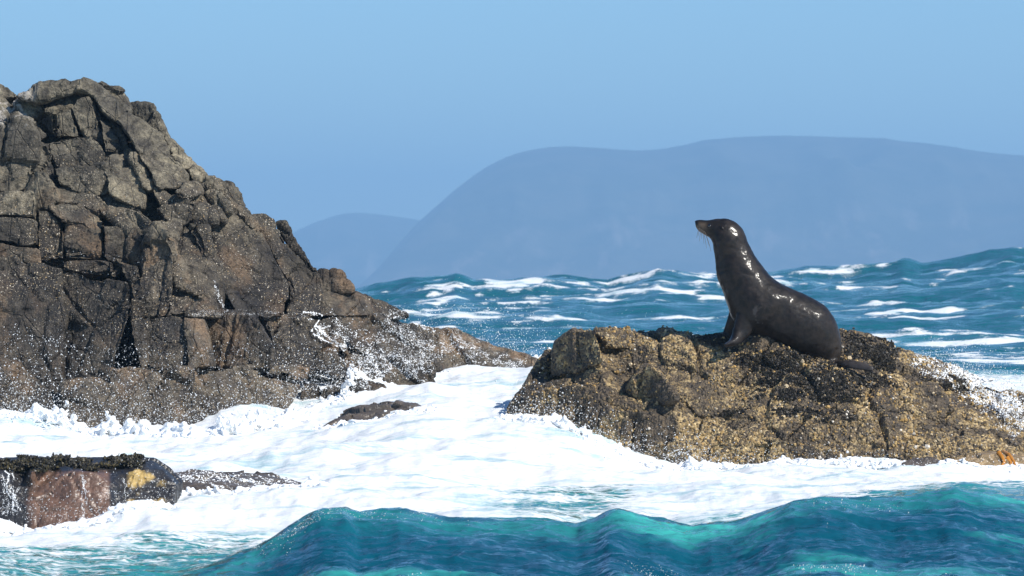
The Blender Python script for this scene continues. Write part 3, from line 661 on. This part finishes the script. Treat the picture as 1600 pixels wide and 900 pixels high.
def weed_tufts(name, parent, centers, normals, spread, count, rad, cols, bvh=None):
    """dark tufty clumps: many small stubby fronds round each centre"""
    tv, tf = cone_tmpl(4, 0.25); pts = []; nr = []
    for c, nn in zip(centers, normals):
        q = c + RNG.normal(0, 1, (count, 3)) * np.array((spread, spread * .7, spread * 0.35)) + nn * rad * 1.0
        if bvh is not None:
            for i in range(len(q)):
                hit = bvh.find_nearest(Vector(q[i]))
                if hit[0] is not None: q[i] = np.array(hit[0]) + np.array(hit[1]) * rad * 0.5 * random.random()
        pts.append(q); nr.append(nn[None] * 0.9 + RNG.normal(0, 0.7, (count, 3)))
    pts = np.concatenate(pts); nr = np.concatenate(nr); r = RNG.uniform(0.55, 1.3, len(pts)) * rad
    V, F = scatter_mesh(pts, nr, r, tv, tf, RNG.uniform(0.9, 2.2, len(pts)))
    cs = np.array(cols); t = np.repeat(cs[RNG.integers(0, len(cs), len(pts))] * RNG.uniform(.6, 1.2, (len(pts), 1)), len(tv), 0)
    o = mesh_np(name, V, F, M_WEED, parent, smooth=False, attrs={'tint': t}); o['kind'] = 'stuff'; return o

def cast(bvh, px, py):
    d = Vector(at(px, py, 1.0) - np.array((0, 0, CAMZ))).normalized()
    h = bvh.ray_cast(Vector((0, 0, CAMZ)), d, 200)
    return (np.array(h[0]), np.array(h[1])) if h[0] is not None else (None, None)

cs, ns = [], []
zones = [(1100, 1165, 524, 538, 26), (1160, 1200, 545, 575, 14), (1200, 1300, 550, 600, 60), (1325, 1400, 524, 560, 50), (1300, 1380, 580, 605, 26), (1360, 1400, 545, 600, 24), (1270, 1340, 600, 625, 20), (1180, 1260, 590, 625, 18),
         (1440, 1520, 590, 612, 10), (1130, 1330, 640, 655, 14)]
for x0, x1, y0, y1, m in zones:
    for _ in range(m):
        c, nn = cast(ISL_BVH, random.uniform(x0, x1), random.uniform(y0, y1))
        if c is not None: cs.append(c); ns.append(nn)
weed_tufts('mussel_weed', isl_o, cs, ns, 0.035, 45, 0.012, [(0.018, 0.014, 0.010), (0.030, 0.024, 0.013), (0.012, 0.011, 0.010), (0.045, 0.034, 0.018)], ISL_BVH)

# ------------------------------------------------------------------ low brown rock, drowned rocks
def tinted_rock(name, idx, seed, label, tintf, group=None, disp=(0.02, 0.03, 3.0, 0.008, 0.012), origin_px=None):
    v, n, f = r2[idx]; v2 = rock_displace(v, n, seed, *disp)
    org = (v2[:, 0].mean(), v2[:, 1].mean(), v2[:, 2].min())
    root = empty(name, org); props(root, label, 'rock', group)
    body = mesh_np('rock_body', v2, f, M_LOW, root, smooth=False, attrs={'tint': tintf(v2)})
    return root, v2, f
def low_tint(v):
    px = v[:, 0] / v[:, 1] * FPX + 800; py = HOR + (CAMZ - v[:, 2]) / v[:, 1] * FPX
    g = fbm(v * [30, 30, 4], 3, 5); b = np.stack([0.13 + 0.05 * g, 0.075 + 0.025 * g, 0.050 + 0.018 * g], 1)
    dk = np.array((0.022, 0.020, 0.019)); w = np.clip(sstep(740, 733, py + 4 * g) + sstep(50, 40, px + 5 * g) + sstep(168, 174, px + 3 * g), 0, 1)[:, None]
    c = b * (1 - w) + dk * w
    y = (sstep(0.12, 0.3, fbm(v * 7, 3, 66)) * sstep(196, 206, px) * sstep(262, 248, px) * sstep(728, 738, py))[:, None]
    return c * (1 - y) + np.array((0.42, 0.29, 0.10)) * y
lowrock, LV, LF = tinted_rock('low_rock', 1, 410, 'low brown wet rock with a fringe of dark weed and water trickling down', low_tint, disp=(0.02, 0.022, 3.0, 0.006, 0.012))
grey = lambda v: np.array((0.085, 0.068, 0.052))[None] * (1 + 0.6 * fbm(v * 8, 3, 3))[:, None]
r_a, DV, DF = tinted_rock('drowned_rock', 2, 420, 'smooth wet rock almost covered by foam beside the low weedy rock', grey)
r_b, CV, CF = tinted_rock('drowned_rock', 3, 430, 'dark narrow rock crest breaking through white surf below the crag', grey, disp=(0.03, 0.05, 3.0, 0.012, 0.012))
r_c, _, _ = tinted_rock('waterline_stone', 4, 440, 'small dark stone awash at the foot of the barnacled rock', grey, disp=(0.01, 0.02, 5.0, 0.006, 0.006))
gold = lambda v: np.array((0.25, 0.175, 0.09))[None] * (1 + 0.7 * fbm(v * 14, 3, 3))[:, None]
r_d, KV, KF = tinted_rock('waterline_stone', 5, 450, 'flat golden rock with strands of orange kelp at the waterline', gold, disp=(0.02, 0.03, 4.0, 0.012, 0.01))
KBVH = BVHTree.FromPolygons(KV.tolist(), KF.tolist())
LBVH = BVHTree.FromPolygons(LV.tolist(), LF.tolist())

def tube(path, rad, k=6, flat=1.0):
    p = np.array(path, float); n = len(p); r = np.full(n, rad) if np.isscalar(rad) else np.array(rad, float)
    t = np.gradient(p, axis=0); t /= np.linalg.norm(t, axis=1, keepdims=True) + 1e-9
    ref = np.array((0, 1.0, 0)); x = np.cross(t, ref); x /= np.linalg.norm(x, axis=1, keepdims=True) + 1e-9; y = np.cross(x, t)
    a = np.arange(k) * 2 * np.pi / k
    v = p[:, None] + r[:, None, None] * (np.cos(a)[None, :, None] * x[:, None] + np.sin(a)[None, :, None] * y[:, None] * flat)
    f = [(i * k + j, i * k + (j + 1) % k, (i + 1) * k + (j + 1) % k, (i + 1) * k + j) for i in range(n - 1) for j in range(k)]
    return v.reshape(-1, 3), np.array(f)

M_KELP = plain('orange_kelp', (0.42, 0.17, 0.02), 0.3)
for pts in ([(1560, 708), (1566, 716), (1568, 724), (1563, 734)], [(1566, 707), (1576, 712), (1583, 722), (1586, 732)], [(1572, 716), (1578, 724), (1576, 733)]):
    path = []
    for x, y in pts:
        c, nn = cast(KBVH, x, y)
        c2, n2 = cast(ISL_BVH, x, y)
        if c2 is not None and (c is None or c2[1] < c[1]): c, nn = c2, n2
        if c is not None: path.append(c + nn * 0.012)
    if len(path) > 2:
        V, F = tube(path, np.linspace(0.022, 0.010, len(path)), 6, 0.5); mesh_np('kelp_frond', V, F, M_KELP, r_d)

cs, ns = [], []
for x0, x1, y0, y1, m in [(-20, 40, 722, 735, 14), (22, 52, 716, 732, 22), (50, 135, 720, 737, 34), (85, 105, 714, 726, 10), (135, 180, 728, 738, 12), (172, 215, 714, 730, 34)]:
    for _ in range(m):
        px, py = random.uniform(x0, x1), random.uniform(y0, y1); c, nn = cast(LBVH, px, py)
        if c is None: c = at(px, py + 5, 40.45); nn = np.array((0, -.4, .9))
        cs.append(c); ns.append(nn * .5 + np.array((0, 0, .7)))
weed_tufts('weed_fringe', lowrock, cs, ns, 0.022, 42, 0.011, [(0.020, 0.017, 0.010), (0.035, 0.030, 0.014), (0.014, 0.013, 0.011), (0.07, 0.055, 0.02)])

# ================================================================== SEAL
SY = 47.55
ST = [((1085.5,345.5),(1087,355),.8),((1088.5,343.8),(1090.5,360),.95),((1096,343.2),(1095,364),.95),((1104,343.8),(1102,367.5),.92),((1113,342.5),(1110,373),.92),((1123,341),(1113.5,381),.86),((1136,341.2),(1115,392),.82),((1150,347.5),(1116.5,402),.80),
      ((1162,361),(1117.5,412),.80),((1169,379),(1119,424),.82),((1179,397),(1122,437),.85),((1191,414),(1128,453),.86),((1204,431),(1136,475),.88),((1221,443),(1146,501),.88),((1240,452),(1166,522),.86),((1258,460),(1196,530),.84),
      ((1276,469.5),(1222,541),.84),((1293,482),(1247,555),.82),((1306,503),(1266,564),.80),((1313,525),(1280,571),.78),((1315,548),(1290,575),.76),((1311,566),(1297,578),.75),((1306,574),(1301,580),.75)]
T = np.array([at(a[0], a[1], SY) for a, b, w in ST]); B = np.array([at(b[0], b[1], SY) for a, b, w in ST]); Wd = np.array([w for *_, w in ST])
def crom(a, m):
    a = np.asarray(a, float); n = len(a); e = np.concatenate([[2 * a[0] - a[1]], a, [2 * a[-1] - a[-2]]]); out = []
    for i in range(n - 1):
        p0, p1, p2, p3 = e[i:i + 4]
        for t in np.linspace(0, 1, m, endpoint=False): out.append(.5 * (2 * p1 + (p2 - p0) * t + (2 * p0 - 5 * p1 + 4 * p2 - p3) * t * t + (3 * p1 - p0 - 3 * p2 + p3) * t ** 3))
    out.append(a[-1]); return np.array(out)
def loft(Tc, Bc, wd, k=40):
    C = (Tc + Bc) / 2; H = (Tc - Bc) / 2; hh = np.linalg.norm(H, axis=1); a = np.arange(k) * 2 * np.pi / k
    # measure the girth square to the spine, the slanted stations being longer than the girth
    tg = np.gradient(C, axis=0); tg /= np.linalg.norm(tg, axis=1, keepdims=True) + 1e-9
    girth = np.sqrt(np.maximum(hh ** 2 - np.sum(H * tg, 1) ** 2, (0.55 * hh) ** 2))
    v = C[:, None] + np.cos(a)[None, :, None] * H[:, None] + np.sin(a)[None, :, None] * (girth * wd)[:, None, None] * np.array((0, 1, 0))
    n = len(C); f = [[i * k + j, i * k + (j + 1) % k, (i + 1) * k + (j + 1) % k, (i + 1) * k + j] for i in range(n - 1) for j in range(k)]
    f += [list(range(k))[::-1], list(range((n - 1) * k, n * k))]
    return v.reshape(-1, 3), f
sv, sf = loft(crom(T, 4), crom(B, 4), crom(Wd[:, None], 4)[:, 0])
def limb(stn, k=20):
    """stations: px, py, depth offset, half width in the picture plane direction, half thickness"""
    P = crom([at(a, b, SY + d) for a, b, d, *_ in stn], 5); A = crom([[x] for *_, x, y in stn], 5)[:, 0]; Bn = crom([[y] for *_, x, y in stn], 5)[:, 0]
    t = np.gradient(P, axis=0); t /= np.linalg.norm(t, axis=1, keepdims=True)
    ref = np.array((0.25, -1.0, 0.25)); x = np.cross(t, ref); x /= np.linalg.norm(x, axis=1, keepdims=True); y = np.cross(x, t)
    a = np.arange(k) * 2 * np.pi / k; v = P[:, None] + A[:, None, None] * np.cos(a)[None, :, None] * x[:, None] + Bn[:, None, None] * np.sin(a)[None, :, None] * y[:, None]
    n = len(P); f = [[i * k + j, i * k + (j + 1) % k, (i + 1) * k + (j + 1) % k, (i + 1) * k + j] for i in range(n - 1) for j in range(k)] + [list(range(k))[::-1], list(range((n - 1) * k, n * k))]
    return v.reshape(-1, 3), f
parts = [(sv, sf),
  limb([(1180,468,-.09,.12,.07),(1172,488,-.125,.115,.065),(1164,506,-.14,.10,.055),(1157,520,-.16,.08,.05),(1150,530,-.18,.055,.06),(1142,536,-.20,.032,.075),(1132,540,-.21,.016,.06)]),
  limb([(1156,470,.10,.08,.06),(1150,492,.14,.07,.05),(1144,508,.16,.06,.045),(1139,520,.18,.055,.035),(1134,528,.16,.05,.025)]),
  limb([(1303,568,-.03,.035,.03),(1318,568,-.20,.035,.024),(1338,571,-.27,.045,.018),(1364,577,-.32,.022,.014)]),
  limb([(1303,566,-.06,.035,.03),(1299,573,-.16,.04,.022),(1296,578,-.22,.035,.014)]),
  limb([(1296,560,0,.09,.09),(1300,570,-.05,.06,.06),(1302,576,-.05,.05,.05)])]
allv, allf, b0 = [], [], 0
for a, b in parts: allv.append(a); allf += [[i + b0 for i in q] for q in b]; b0 += len(a)
(v, n, f), = remesh_many([(np.concatenate(allv), allf, 0.0105, 3)])
spx = v[:, 0] / v[:, 1] * FPX + 800; spy = HOR + (CAMZ - v[:, 2]) / v[:, 1] * FPX
# skin folds and muscle
fold = np.exp(-((spy - 425 - 0.10 * (spx - 1150) + 3 * np.sin(spx / 9)) / 2.6) ** 2) * (spx < 1185) * (spy < 445)
fold2 = np.exp(-((spy - 385 - 0.25 * (spx - 1130)) / 2.2) ** 2) * .5
fold3 = np.exp(-(((spx - 1302) + 0.3 * (spy - 565)) / 2.5) ** 2) * (spy > 545)
v = v + n * (-0.0028 * fold - 0.003 * fold2 - 0.008 * fold3 + 0.006 * fbm(v * 7, 3, 5) + 0.0025 * fbm(v * 28, 2, 6))[:, None]
skin_sheen = np.clip(0.6 * sstep(528, 534, spy) * sstep(1166, 1158, spx) * (v[:, 1] < SY + .05) + sstep(1312, 1318, spx) * sstep(562, 568, spy) * .5
               + 0.8 * sstep(.1, .35, fbm(v * 14, 4, 15, .65) * 1.3 + .30 - ((spx - 1186) / 14) ** 2 - ((spy - 492) / 22) ** 2)  # sky reflection on the wet elbow painted as a grey patch
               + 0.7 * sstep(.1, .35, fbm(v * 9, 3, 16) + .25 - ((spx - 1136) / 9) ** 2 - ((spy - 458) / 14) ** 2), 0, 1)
tan = np.clip(sstep(1112, 1092, spx) * sstep(345, 352, spy) + 0.25 * sstep(1140, 1180, spx) * sstep(380, 360, spy) + .15 * sstep(1290, 1312, spx), 0, 1)
tan = tan * (1 - sstep(1092, 1089, spx) * sstep(354, 350, spy))
seal = empty('fur_seal', tuple(at(1225, 560, SY)))
props(seal, 'wet dark brown fur seal sitting upright on the barnacled rock', 'seal')
mesh_np('body', v, f, M_FUR, seal, attrs={'skin_sheen': skin_sheen, 'tan': tan})
SEAL_BVH = BVHTree.FromPolygons(v.tolist(), f.tolist())
iv_t, if_t = ico_tmpl(3)
M_EYE = plain('eye_gloss', (0.006, 0.005, 0.004), 0.05, 0.8); M_NOSE = plain('wet_nose', (0.008, 0.007, 0.007), 0.25)
c, nn = cast(SEAL_BVH, 1108.5, 352.5)
mesh_np('eye', c - nn * 0.010 + iv_t * 0.019, if_t, M_EYE, seal)
eo = c.copy(); eo[1] = 2 * SY - c[1]; no_ = nn * np.array((1, -1, 1))
mesh_np('eye', eo - no_ * 0.010 + iv_t * 0.019, if_t, M_EYE, seal)
for sgn in (-1, 1):
    c, nn = cast(SEAL_BVH, 1127, 355)
    if sgn > 0: c = np.array((c[0], 2 * SY - c[1], c[2])); nn = nn * np.array((1, -1, 1))
    path = [c - nn * 0.006 + np.array(at(a, b, SY)) - np.array(at(1127, 355, SY)) + nn * d for a, b, d in ((-1 + 1127, 353.5, 0.0), (1128.5, 356, .014), (1131, 359.5, .016), (1132.5, 363, .010))]
    V, F = tube(path, [0.009, 0.012, 0.009, 0.003], 8, 0.8); mesh_np('ear', V, F, M_FUR, seal)
nose = np.array(at(1089.5, 348.5, SY))
mesh_np('nose', nose + iv_t * np.array((0.016, 0.022, 0.016)), if_t, M_NOSE, seal)
M_WHISK = plain('whisker', (0.10, 0.085, 0.07), 0.4)
for sgn in (-1, 1):
    for a, (x, y) in enumerate([(1088.5, 372), (1091, 369), (1093, 377), (1096, 374), (1100, 381), (1104, 388), (1108, 384), (1111, 393)]):
        s0 = np.array(at(1093 + a * 1.1, 356 + a * .7, SY + sgn * 0.040)); e0 = np.array(at(x, y, SY + sgn * (0.11 + .01 * a)))
        md = (s0 + e0) / 2 + np.array((0, sgn * 0.03, 0.03))
        path = [s0 * (1 - t) ** 2 + 2 * md * t * (1 - t) + e0 * t * t for t in np.linspace(0, 1, 7)]
        V, F = tube(path, np.linspace(.0022, .0009, 7), 4); mesh_np('whisker', V, F, M_WHISK, seal)

# ================================================================== WHITE WATER
def polyline(pts, n):
    p = np.array(pts, float); s = np.concatenate([[0], np.cumsum(np.linalg.norm(np.diff(p[:, :2], axis=0), axis=1))]); t = np.sort(RNG.uniform(0, s[-1], n))
    return np.stack([np.interp(t, s, p[:, k]) for k in range(p.shape[1])], 1)

# spray: loose drops flung up along the foot of the rocks, and white sun-glint flecks
def drops(line, n, hs, spread, rmin, rmax):
    q = polyline(line, n); P = np.array([at(*x) for x in q])
    h = np.minimum(RNG.exponential(1.0, n), 3.0) * hs * q[:, 2] / 48
    P[:, 2] += h + RNG.normal(0, 0.03, n); P[:, 0] += RNG.normal(0, spread, n); P[:, 1] += -np.abs(RNG.normal(0, 0.25, n)) - 0.02
    if hs <= 0.03: P[:, 2] = water_z(P[:, 0], P[:, 1])[0] + h * .6      # crest drops, and white flecks that imitate sun glints
    r = rmin + (rmax - rmin) * RNG.random(n) ** 3
    return P, r
SPRAY_GLINTS = [([(1250,868,33.2),(1300,862,33.4),(1345,856,33.6)], 140, .01, .06, .0015, .005), ([(1060,872,32.8),(1110,866,33),(1150,868,33)], 110, .01, .08, .0015, .005), ([(620,885,33),(680,870,33.4)], 60, .01, .1, .0015, .005),  # these first rows: white flecks standing in for sun glints on the wave
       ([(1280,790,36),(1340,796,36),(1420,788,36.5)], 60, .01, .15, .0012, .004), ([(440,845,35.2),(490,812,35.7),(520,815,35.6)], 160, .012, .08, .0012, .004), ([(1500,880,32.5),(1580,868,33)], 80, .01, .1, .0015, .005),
       ([(-10,640,48.6),(60,660,48.6),(110,668,48.5),(160,690,48.3),(200,672,48.3)], 4050, .26, .12, 0.0012, 0.0063),
       ([(190,672,48.3),(300,672,48.0),(440,655,48.3)], 4050, .24, .12, 0.0012, 0.0056),
       ([(-10,600,48.9),(200,600,48.9),(440,600,49.0)], 1215, .40, .2, 0.0012, 0.0033),
       ([(440,650,49),(480,610,50),(560,600,51),(640,575,51.5)], 3510, .16, .15, 0.0012, 0.0059),
       ([(560,580,51.5),(640,560,52.3),(720,562,53.2),(840,565,55.5)], 4320, .16, .18, 0.0014, 0.0059),
       ([(700,545,56),(860,545,57),(960,530,57)], 1215, .22, .5, 0.0009, 0.0030),
       ([(790,650,47.4),(860,655,47.1),(905,682,46.9),(960,705,46.6),(1012,728,46.3),(1100,718,46.2)], 3510, .10, .10, 0.0012, 0.0059),
       ([(1100,722,46.2),(1300,728,46.2),(1600,740,46.0)], 1620, .05, .1, 0.0012, 0.0046),
       ([(1440,570,48.6),(1520,592,48.7),(1600,612,48.8)], 2970, .09, .08, 0.0012, 0.0053),
       ([(-10,800,39.6),(60,810,39.5),(150,815,39.5),(200,790,39.8),(275,780,40)], 1620, .14, .05, 0.0009, 0.0040),
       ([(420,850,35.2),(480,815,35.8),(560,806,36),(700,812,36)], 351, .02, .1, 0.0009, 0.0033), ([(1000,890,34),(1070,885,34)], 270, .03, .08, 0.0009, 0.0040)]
Ps, Rs = zip(*[drops(*a) for a in SPRAY_GLINTS]); Ps = np.concatenate(Ps); Rs = np.concatenate(Rs)
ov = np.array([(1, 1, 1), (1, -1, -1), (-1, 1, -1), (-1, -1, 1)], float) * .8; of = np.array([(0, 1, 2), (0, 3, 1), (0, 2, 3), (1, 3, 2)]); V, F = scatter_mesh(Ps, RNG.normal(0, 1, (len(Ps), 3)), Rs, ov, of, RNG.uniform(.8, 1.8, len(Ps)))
o = mesh_np('spray', V, F, M_FOAM); props(o, 'white drops of sea spray flung up around the rocks, and flecks standing for sun glints on the wave', 'spray', kind='stuff')

# froth: lumps of foam heaped along every waterline
def froth(line, n, up, spread, rmin, rmax):
    q = polyline(line, n); P = np.array([at(*x) for x in q]); P[:, 0] += RNG.normal(0, spread, n); P[:, 1] += RNG.normal(0, 0.10, n)
    P[:, 2] = np.where(np.abs(P[:, 2] - (zw_ := water_z(P[:, 0], P[:, 1])[0])) < 0.35, zw_, P[:, 2])
    lump = np.clip(fbm(np.stack([P[:, 0] * 4.5, P[:, 0] * 0 + 3, P[:, 0] * 0], 1), 4, 71, .7) * 2.2 + 0.30, 0.02, 1.6) ** 1.5
    P[:, 2] += up * lump * RNG.random(n) ** 2.0
    return P, rmin + (rmax - rmin) * RNG.random(n) ** 2.5
FR = [([(440,655,48.5),(470,640,49),(500,618,49.8),(560,600,50.8)], 1875, .34, .06, 0.0037, 0.0165),
      ([(600,590,51.2),(650,575,51.8),(700,566,52.4),(760,566,53.5)], 1500, .22, .07, 0.0037, 0.0165),
      ([(265,752,41.9),(330,752,41.9),(400,757,41.9),(470,770,41.9)], 875, .03, .05, 0.0037, 0.0110),
      ([(-15,660,48.6),(60,668,48.6),(110,672,48.5),(160,695,48.3),(200,680,48.2),(300,684,47.9),(440,668,48.3)], 4160, .20, .05, 0.0064, 0.0418),
      ([(440,660,48.6),(470,630,49.5),(520,625,50.2),(560,600,51.3),(600,600,51.4),(640,585,51.8)], 2080, .20, .08, 0.0064, 0.0418),
      ([(640,572,52.2),(720,570,53.2),(800,572,54.5),(850,575,56)], 1600, .14, .08, 0.0064, 0.0380),
      ([(790,655,47.5),(860,658,47.15),(905,684,46.9),(960,708,46.6),(1012,732,46.35),(1100,720,46.25)], 2080, .08, .05, 0.0048, 0.0342),
      ([(1090,722,46.3),(1200,726,46.25),(1300,728,46.2),(1400,730,46.1),(1500,732,46),(1600,740,45.9)], 1920, .05, .06, 0.0048, 0.0266),
      ([(-15,815,39.6),(60,818,39.55),(150,812,39.6),(180,795,39.8),(275,785,40.1)], 1760, .05, .04, 0.0048, 0.0266),
      ([(270,765,41.7),(340,775,41.5),(440,782,41.4),(540,785,41.6)], 1760, .09, .06, 0.0048, 0.0266),
      ([(495,672,47.8),(560,668,47.8),(640,664,48),(690,662,48)], 880, .05, .05, 0.0048, 0.0266),
      ([(1440,566,48.45),(1520,590,48.5),(1600,612,48.6)], 1440, .05, .05, 0.0048, 0.0228)]
Ps, Rs = zip(*[froth(*a) for a in FR]); Ps = np.concatenate(Ps); Rs = np.concatenate(Rs)
tv, tf = ico_tmpl(1)
V, F = scatter_mesh(Ps, RNG.normal(0, 1, (len(Ps), 3)), Rs, tv, tf, RNG.uniform(.6, 1.2, len(Ps)))
(v, n, f), = remesh_many([(V, F.tolist(), 0.0130, 4)])
v = v + n * (0.014 * fbm(v * 22, 3, 19))[:, None]
V, F = v, f
o = mesh_np('surf_froth', V, F, M_FOAM); props(o, 'heaped white froth where the surf meets the rocks', 'foam', kind='stuff')

# runnels: strands of white water draining over the rocks
RP, RN, RR = [], [], []
def runnel(bvh, pts, n, jit, rad):
    """lacy film of foam following a path down the rock: small flattened flecks, gathered into braids"""
    p = np.array(pts, float); s = np.linspace(0, 1, len(p)); m = n * 42
    t = RNG.random(m); br = RNG.integers(0, max(3, n // 4), m)
    off = (RNG.random(max(3, n // 4)) - .5) * 2.6 * jit
    d = np.array([np.interp(1, s, p[:, 0]) - p[0, 0], p[-1, 1] - p[0, 1]]); d /= np.linalg.norm(d); pr = np.array((-d[1], d[0]))
    w = off[br] + jit * 0.8 * vn(np.stack([t * 7, br * 3.7, br * 0.0], 1), 88) + RNG.normal(0, jit * .10 + .3, m)
    x = np.interp(t, s, p[:, 0]) + pr[0] * w; y = np.interp(t, s, p[:, 1]) + pr[1] * w
    gate = vn(np.stack([x / 9, y / 9, br * 5.1], 1), 89) > -0.15
    for k in np.nonzero(gate)[0]:
        c, nn = cast(bvh, x[k], y[k])
        if c is None: continue
        RP.append(c + nn * 0.001); RN.append(nn); RR.append(rad * random.uniform(.18, .75))
runnel(CRAG_BVH, [(470,492),(500,498),(490,512),(505,528),(540,545)], 26, 4, .010)
runnel(CRAG_BVH, [(300,492),(350,488),(420,490),(480,494)], 20, 4, .004)
runnel(CRAG_BVH, [(330,440),(340,470),(352,488)], 8, 4, .006)
runnel(CRAG_BVH, [(600,500),(630,520),(660,545),(675,568)], 34, 10, .006)
runnel(CRAG_BVH, [(615,497),(650,505),(680,518)], 10, 3, .012)
runnel(CRAG_BVH, [(550,560),(600,565),(660,580)], 22, 8, .008)
runnel(CRAG_BVH, [(680,520),(720,540),(760,565)], 26, 18, .005)
runnel(CRAG_BVH, [(480,600),(520,600),(560,605),(590,630)], 26, 12, .009)
runnel(CRAG_BVH, [(500,505),(560,560),(600,590)], 40, 16, .010)
runnel(CRAG_BVH, [(590,510),(640,550),(680,575)], 50, 22, .008); runnel(CRAG_BVH, [(700,535),(760,560),(820,572)], 40, 14, .008)
runnel(BVHTree.FromPolygons(DV.tolist(), DF.tolist()), [(270,748),(360,752),(450,765),(520,785)], 60, 10, .012)
runnel(ISL_BVH, [(1430,555),(1480,578),(1530,605),(1580,640)], 120, 14, .009)
runnel(ISL_BVH, [(1480,572),(1540,600),(1600,640)], 130, 14, .010)
runnel(ISL_BVH, [(1520,600),(1560,625),(1600,670)], 90, 16, .008)
runnel(LBVH, [(10,735),(18,760),(22,800)], 18, 6, .006); runnel(LBVH, [(126,742),(130,775),(128,810)], 12, 4, .004); runnel(LBVH, [(0,740),(8,790),(5,820)], 8, 5, .005)
runnel(LBVH, [(190,745),(196,760),(194,790)], 5, 2, .004)
RR = np.array(RR); tv, tf = octa_tmpl(); V, F = scatter_mesh(np.array(RP), np.array(RN) + RNG.normal(0, .2, (len(RP), 3)), RR, tv, tf[:4], np.full(len(RP), 0.4))
o = mesh_np('runoff', V, F, M_FOAM); props(o, 'thin white strands of water draining down the wet rocks', 'water', kind='stuff')

# ================================================================== HAZE
def box(name, lo, hi, mat):
    v = [(x, y, z) for x in (lo[0], hi[0]) for y in (lo[1], hi[1]) for z in (lo[2], hi[2])]
    f = [(0, 1, 3, 2), (4, 6, 7, 5), (0, 4, 5, 1), (2, 3, 7, 6), (0, 2, 6, 4), (1, 5, 7, 3)]
    return mesh_np(name, np.array(v, float), np.array(f), mat, smooth=False)
hm = MT('sea_haze'); hv = hm.n('VolumePrincipled'); hv.inputs['Color'].default_value = (0.36, 0.66, 1.0, 1); hv.inputs['Density'].default_value = 0.00029
hv.inputs['Anisotropy'].default_value = 0.0; hm.t.links.new(hv.outputs[0], hm.out.inputs['Volume'])
hz = box('haze', (-9900, -60, -9.0), (9900, 9600, 215.0), hm.m); props(hz, 'blue sea haze that fades the far headland', 'haze', kind='stuff')
